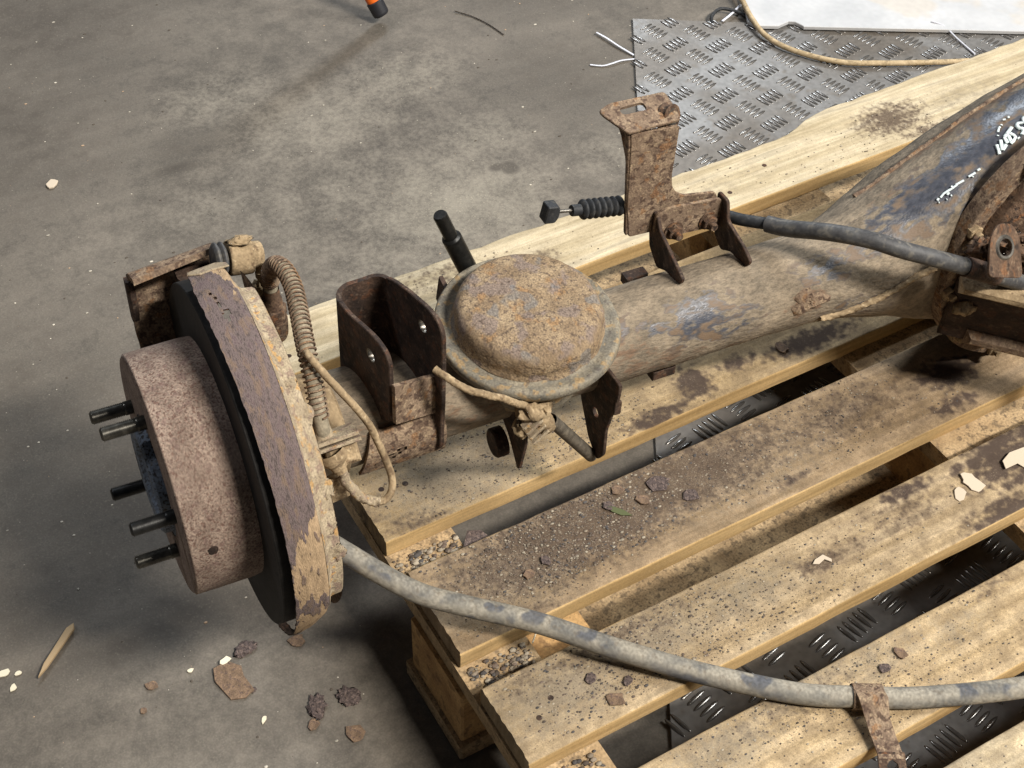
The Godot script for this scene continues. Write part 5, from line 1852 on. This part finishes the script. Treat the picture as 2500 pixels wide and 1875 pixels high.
func shard(called: String, at: Vector3, outline: PackedVector2Array, thick: float, m: Material, label: String, cat: String, group := "", tilt := Vector3.UP, bend := 0.0) -> void:
	var mb := MB.new()
	var b := axis_frame(Vector3.ZERO, tilt).basis
	mb.prism(outline, Transform3D(Basis(b.x, -b.z, b.y), Vector3.ZERO), 0.0, thick, [], thick * 0.2)
	if bend != 0.0:
		for i in mb.v.size():
			mb.v[i].y += bend * mb.v[i].x * mb.v[i].x
	var o := obj(called, mb, m)
	o.position = at
	tag(o, label, cat, group)


func rough_shard(r: float, sd: int, k := 11, long := 1.0, turn := 0.0) -> PackedVector2Array:
	var g := RandomNumberGenerator.new()
	g.seed = sd
	var o := PackedVector2Array()
	for i in k:
		var a := TAU * (i + g.randf_range(-0.25, 0.25)) / k
		o.append((Vector2(cos(a) * long, sin(a)) * r * g.randf_range(0.68, 1.1)).rotated(turn))
	return o


func grit(called: String, label: String, places: Array[Transform3D], tints: PackedColorArray, cat := "debris") -> void:
	var mb := MB.new()
	mb.blob(Vector3.ZERO, Vector3(1, 0.55, 1), 0.35, 6, Basis(), 4, 6, 1.4)
	var mm := MultiMesh.new()
	mm.transform_format = MultiMesh.TRANSFORM_3D
	mm.use_colors = true
	mm.mesh = mb.mesh()
	mm.instance_count = places.size()
	for i in places.size():
		mm.set_instance_transform(i, places[i])
		mm.set_instance_color(i, tints[i])
	var mi := MultiMeshInstance3D.new()
	mi.multimesh = mm
	mi.material_override = M.crumb
	mi.name = called
	add_child(mi, true)
	mi.set_meta("kind", "stuff")
	tag(mi, label, cat)


func build_debris() -> void:
	# floor, lower left
	shard("wood_splinter", Vector3(0.022, 0.0025, -0.881), pv([-0.033, -0.0012, -0.02, -0.003, 0.028, -0.0042, 0.034, 0.0, 0.026, 0.0038, -0.018, 0.0024]), 0.004, M.splinter_wood, "pale wood splinter alone on the floor at lower left", "wood splinter", "", Vector3(0.02, 1, 0.05))
	get_node("wood_splinter").rotation.y = 0.72
	shard("rust_plate", Vector3(0.1615, 0.001, -0.764), pv([-0.0105, -0.017, 0.0025, -0.022, 0.0135, -0.018, 0.0105, 0.001, 0.0125, 0.012, 0.0025, 0.024, -0.0125, 0.023, -0.0165, 0.009]), 0.0022, M.scale_brown, "flat brown rust plate, largest piece on the floor under the disc", "rust flake", "", Vector3(-0.05, 1, 0.05))
	var spots := [
		["scale_lump", 0.186, -0.794, 0.011, "purplish rust lump on the floor just above the flat brown rust plate"],
		["scale_lump", 0.220, -0.700, 0.014, "knobbly purplish rust lump on the floor, left of two near the pallet's shadow"],
		["scale_lump", 0.250, -0.695, 0.013, "knobbly purplish rust lump on the floor, right of two near the pallet's shadow"],
		["scale_lump", 0.174, -0.747, 0.0034, "tiny dark rust crumb touching the right edge of the brown rust plate"],
	]
	for k in spots.size():
		var s: Array = spots[k]
		var mb := MB.new()
		mb.blob(Vector3.ZERO, Vector3(s[3] * 0.9, s[3] * 0.15, s[3] * 0.68), 0.42, 200 + k, Basis(), 12, 20, 4.0)
		var o := obj(s[0], mb, M.scale_purple)
		o.position = Vector3(s[1], s[3] * 0.12, s[2])
		o.rotation.y = k * 1.1
		tag(o, s[4], "rust lump")
	var fl := [[0.233, -0.778, 0.008, "small pinkish rust flake on the floor right below the shield's hooked end"], [0.209, -0.684, 0.0065, "small brown rust flake touching the left purplish lump's lower side"], [0.239, -0.657, 0.0095, "ragged brown rust flake on the floor left of the pallet's corner shadow"], [0.091, -0.799, 0.006, "faint brown rust flake on the floor between splinter and brown rust plate"], [0.074, -0.777, 0.004, "dark crumb of rust low on the floor below the wood splinter"]]
	for k in fl.size():
		shard("rust_flake", Vector3(fl[k][0], 0.0008, fl[k][1]), rough_shard(fl[k][2], 400 + k, 10, 1.2, k * 0.8), 0.0014, M.scale_brown, fl[k][3], "rust flake", "", Vector3(0.04, 1, -0.03))
	shard("white_chip", Vector3(0.163, 0.0032, -0.789), rough_shard(0.0048, 420, 9, 1.4, 0.5), 0.0014, M.chip_white, "white chip lying against the top edge of the brown rust plate", "chip")
	shard("white_chip", Vector3(0.129, 0.0005, -0.797), rough_shard(0.0026, 421, 8, 1.3), 0.0012, M.chip_white, "small white chip on the floor left of the brown rust plate", "chip")
	shard("white_chip", Vector3(0.170, 0.0005, -0.712), rough_shard(0.0028, 422, 8, 2.0, 0.9), 0.0012, M.chip_white, "slim pale chip on the floor below the brown rust plate", "chip")
	shard("white_chip", Vector3(-0.030, 0.0005, -0.882), rough_shard(0.0052, 423, 8, 1.3), 0.0016, M.chip_white, "white chip at the picture's left edge, largest of a small cluster", "chip")
	shard("white_chip", Vector3(-0.018, 0.0005, -0.876), rough_shard(0.0030, 424, 8, 1.3), 0.0012, M.chip_white, "white chip near the left edge, right of the larger white chip", "chip")
	shard("white_chip", Vector3(-0.026, 0.0005, -0.862), rough_shard(0.0034, 425, 8, 1.5, 1.1), 0.0012, M.chip_white, "white chip near the left edge, just below the larger white chip", "chip")
	shard("stone_chip", Vector3(0.244, 0.0005, -1.599), rough_shard(0.0075, 426, 8, 1.6, 0.9), 0.003, M.flake_pale, "pale stone chip alone on the open floor at upper left", "chip")
	# on the pallet
	var top := DECK + 0.0012
	shard("paint_flake", Vector3(0.8545, top, -0.529), rough_shard(0.0128, 431, 13, 0.8, 0.4), 0.0011, M.flake_pale, "grey white paint flake in the middle of the oily board at right", "paint flake", "", Vector3(0.05, 1, 0.08), 1.2)
	shard("paint_flake", Vector3(0.8340, top, -0.5245), rough_shard(0.0072, 432, 10, 1.3, 0.9), 0.001, M.flake_pale, "smaller pale paint flake just left of the grey white one", "paint flake", "", Vector3(-0.08, 1, 0.08), 2.0)
	shard("paint_flake", Vector3(0.9160, top + 0.001, -0.5290), pv([-0.022, -0.004, -0.006, -0.004, -0.002, -0.014, 0.016, -0.012, 0.020, 0.008, -0.004, 0.010, -0.018, 0.005]), 0.0011, M.flake_pale, "pale forked paint flake at the right edge on the oily board", "paint flake", "", Vector3(0.03, 1, 0.1), 0.8)
	shard("paint_flake", Vector3(0.664, top, -0.5275), pv([-0.009, 0.0, -0.004, -0.003, 0.004, -0.001, 0.008, -0.007, 0.010, -0.004, 0.006, 0.004, -0.004, 0.003]), 0.0011, M.flake_pale, "curled pale flake in the brown stain in the middle of a board", "paint flake")
	shard("rust_flake", Vector3(0.404, 0.1235, -0.7225), pv([-0.017, -0.009, 0.006, -0.013, 0.015, -0.008, 0.010, 0.004, -0.002, 0.009]), 0.0016, M.scale_purple, "flat purplish rust flake in the gap on the cross board under the stub", "rust flake", "", Vector3(0.06, 1, 0.1))
	var chips := [[0.585, -0.678, 0.013, "dark rust flake, largest in the pile on the middle board"], [0.560, -0.668, 0.009, "brown rust flake left of the largest dark flake on the middle board"], [0.603, -0.650, 0.010, "dark rust flake in front of the largest flake on the middle board"], [0.545, -0.690, 0.0085, "greyish flake at the back edge of the middle board's pile"], [0.527, -0.678, 0.007, "small tan flake left of the greyish flake on the middle board"], [0.419, -0.646, 0.0065, "small dark flake near the left end of the middle board, above the cable"], [0.441, -0.652, 0.0070, "round dark flake near the left end of the middle board beside a smaller one"], [0.405, -0.598, 0.006, "dark flake on the middle board's left end, below the cable"], [0.41, -0.525, 0.0065, "grey flake on the board under the cable, near its left end"], [0.418, -0.497, 0.0095, "grey oval flake near the front edge of the board under the cable"], [0.437, -0.507, 0.006, "small brown flake right of the grey oval flake near the front edge"], [0.662, -0.413, 0.0072, "blue grey chip on the clip's board, upper of two"], [0.640, -0.408, 0.0070, "grey chip on the clip's board, lower of two"], [0.806, -0.770, 0.009, "pinkish rust flake on the board under the tube, by the dark oil stain"]]
	for k in chips.size():
		shard("rust_flake", Vector3(chips[k][0], top, chips[k][1]), rough_shard(chips[k][2] * 0.8, 500 + k, 10, 1.2, k * 1.3), 0.0016, M.scale_purple if k % 2 == 0 else M.scale_brown, chips[k][3], "rust flake", "", Vector3(0.05 * sin(k * 2.0), 1, 0.06 * cos(k * 3.0)))
	shard("leaf", Vector3(0.532, top, -0.668), pv([-0.012, 0.0, -0.006, -0.0032, 0.004, -0.0036, 0.014, 0.0, 0.004, 0.0030, -0.006, 0.0028]), 0.0007, M.leaf_green, "dull green leaf scrap on the middle board's dirt pile", "leaf", "", Vector3(0.05, 1, 0.1), 3.0)
	get_node("leaf").rotation.y = -0.9
	var mb := MB.new()
	mb.tube(p3([0.392, 0.1250, -0.592, 0.402, 0.1262, -0.601]), 0.0007, 6)
	tag(obj("straw", mb, M.chip_white), "tiny yellow straw on the left cross board", "straw")
	# crumbs past counting
	var g := RandomNumberGenerator.new()
	g.seed = 9
	var places: Array[Transform3D] = []
	var tints := PackedColorArray()
	var tones := [Color(0.09, 0.072, 0.058), Color(0.13, 0.10, 0.08), Color(0.20, 0.165, 0.125), Color(0.30, 0.26, 0.20), Color(0.075, 0.07, 0.068)]
	for c in [[0.50, -0.665, 0.13, 0.040, 900, 1.0], [0.42, -0.655, 0.09, 0.045, 260, 0.8], [0.68, -0.66, 0.20, 0.045, 420, 0.8], [0.41, -0.525, 0.09, 0.036, 320, 0.9], [0.50, -0.525, 0.13, 0.036, 420, 0.8], [0.64, -0.52, 0.16, 0.036, 280, 0.7], [0.45, -0.79, 0.11, 0.045, 420, 0.8], [0.56, -0.77, 0.10, 0.025, 160, 0.8], [0.50, -0.42, 0.09, 0.030, 220, 0.7], [0.64, -0.405, 0.14, 0.045, 460, 0.7], [0.60, -0.27, 0.16, 0.035, 200, 0.7], [0.85, -0.66, 0.15, 0.045, 160, 0.7], [1.1, -1.02, 0.3, 0.035, 140, 0.8], [0.55, -1.02, 0.15, 0.035, 90, 0.8]]:
		for i in c[4] * 4:
			var x: float = c[0] + c[2] * g.randfn(0, 0.55)
			var z: float = c[1] + c[3] * g.randf_range(-1, 1)
			if x < 0.33 or x > 1.5:
				continue
			var on := false
			for b in boards:
				if z > b[0] + 0.003 and z < b[1] - 0.004:
					on = true
			if not on:
				continue
			var r := (0.00035 + 0.0012 * pow(g.randf(), 6.0)) * float(c[5])
			places.append(Transform3D(Basis(Vector3.UP, g.randf() * TAU).scaled(Vector3(r * g.randf_range(0.8, 1.7), r * 0.7, r)), Vector3(x, DECK + 0.0004 + r * 0.15, z)))
			tints.append(tones[g.randi() % 5] * g.randf_range(0.8, 1.3))
	for q in [[0.325, 0.390, -0.735, -0.706, 240], [0.327, 0.388, -0.598, -0.568, 260], [0.330, 0.385, -0.476, -0.440, 120]]:
		for i in q[4]:
			var r := 0.0006 + 0.0022 * pow(g.randf(), 3.0)
			places.append(Transform3D(Basis(Vector3.UP, g.randf() * TAU).scaled(Vector3(r * 1.3, r, r)), Vector3(g.randf_range(q[0], q[1]), 0.1216 + r * 0.3, g.randf_range(q[2], q[3]))))
			tints.append(tones[g.randi() % 5] * g.randf_range(0.8, 1.3))
	grit("pallet_grit", "fine rust and soil grit scattered over the pallet boards", places, tints)
	places = []
	tints = PackedColorArray()
	for i in 1700:
		var x := g.randf_range(-0.15, 1.3)
		var z := g.randf_range(-2.2, -0.55)
		if x > 0.30 and z > -1.08:
			continue
		var r := 0.0004 + 0.0013 * pow(g.randf(), 4.0)
		places.append(Transform3D(Basis(Vector3.UP, g.randf() * TAU).scaled(Vector3(r * g.randf_range(0.8, 1.8), r * 0.7, r)), Vector3(x, r * 0.15, z)))
		var pale := g.randf()
		tints.append(Color(0.52, 0.48, 0.40) * g.randf_range(0.6, 1.2) if pale < 0.5 else (Color(0.42, 0.30, 0.20) if pale < 0.6 else Color(0.09, 0.075, 0.06)))
	grit("floor_grit", "fine pale and dark grit scattered over the concrete floor", places, tints)
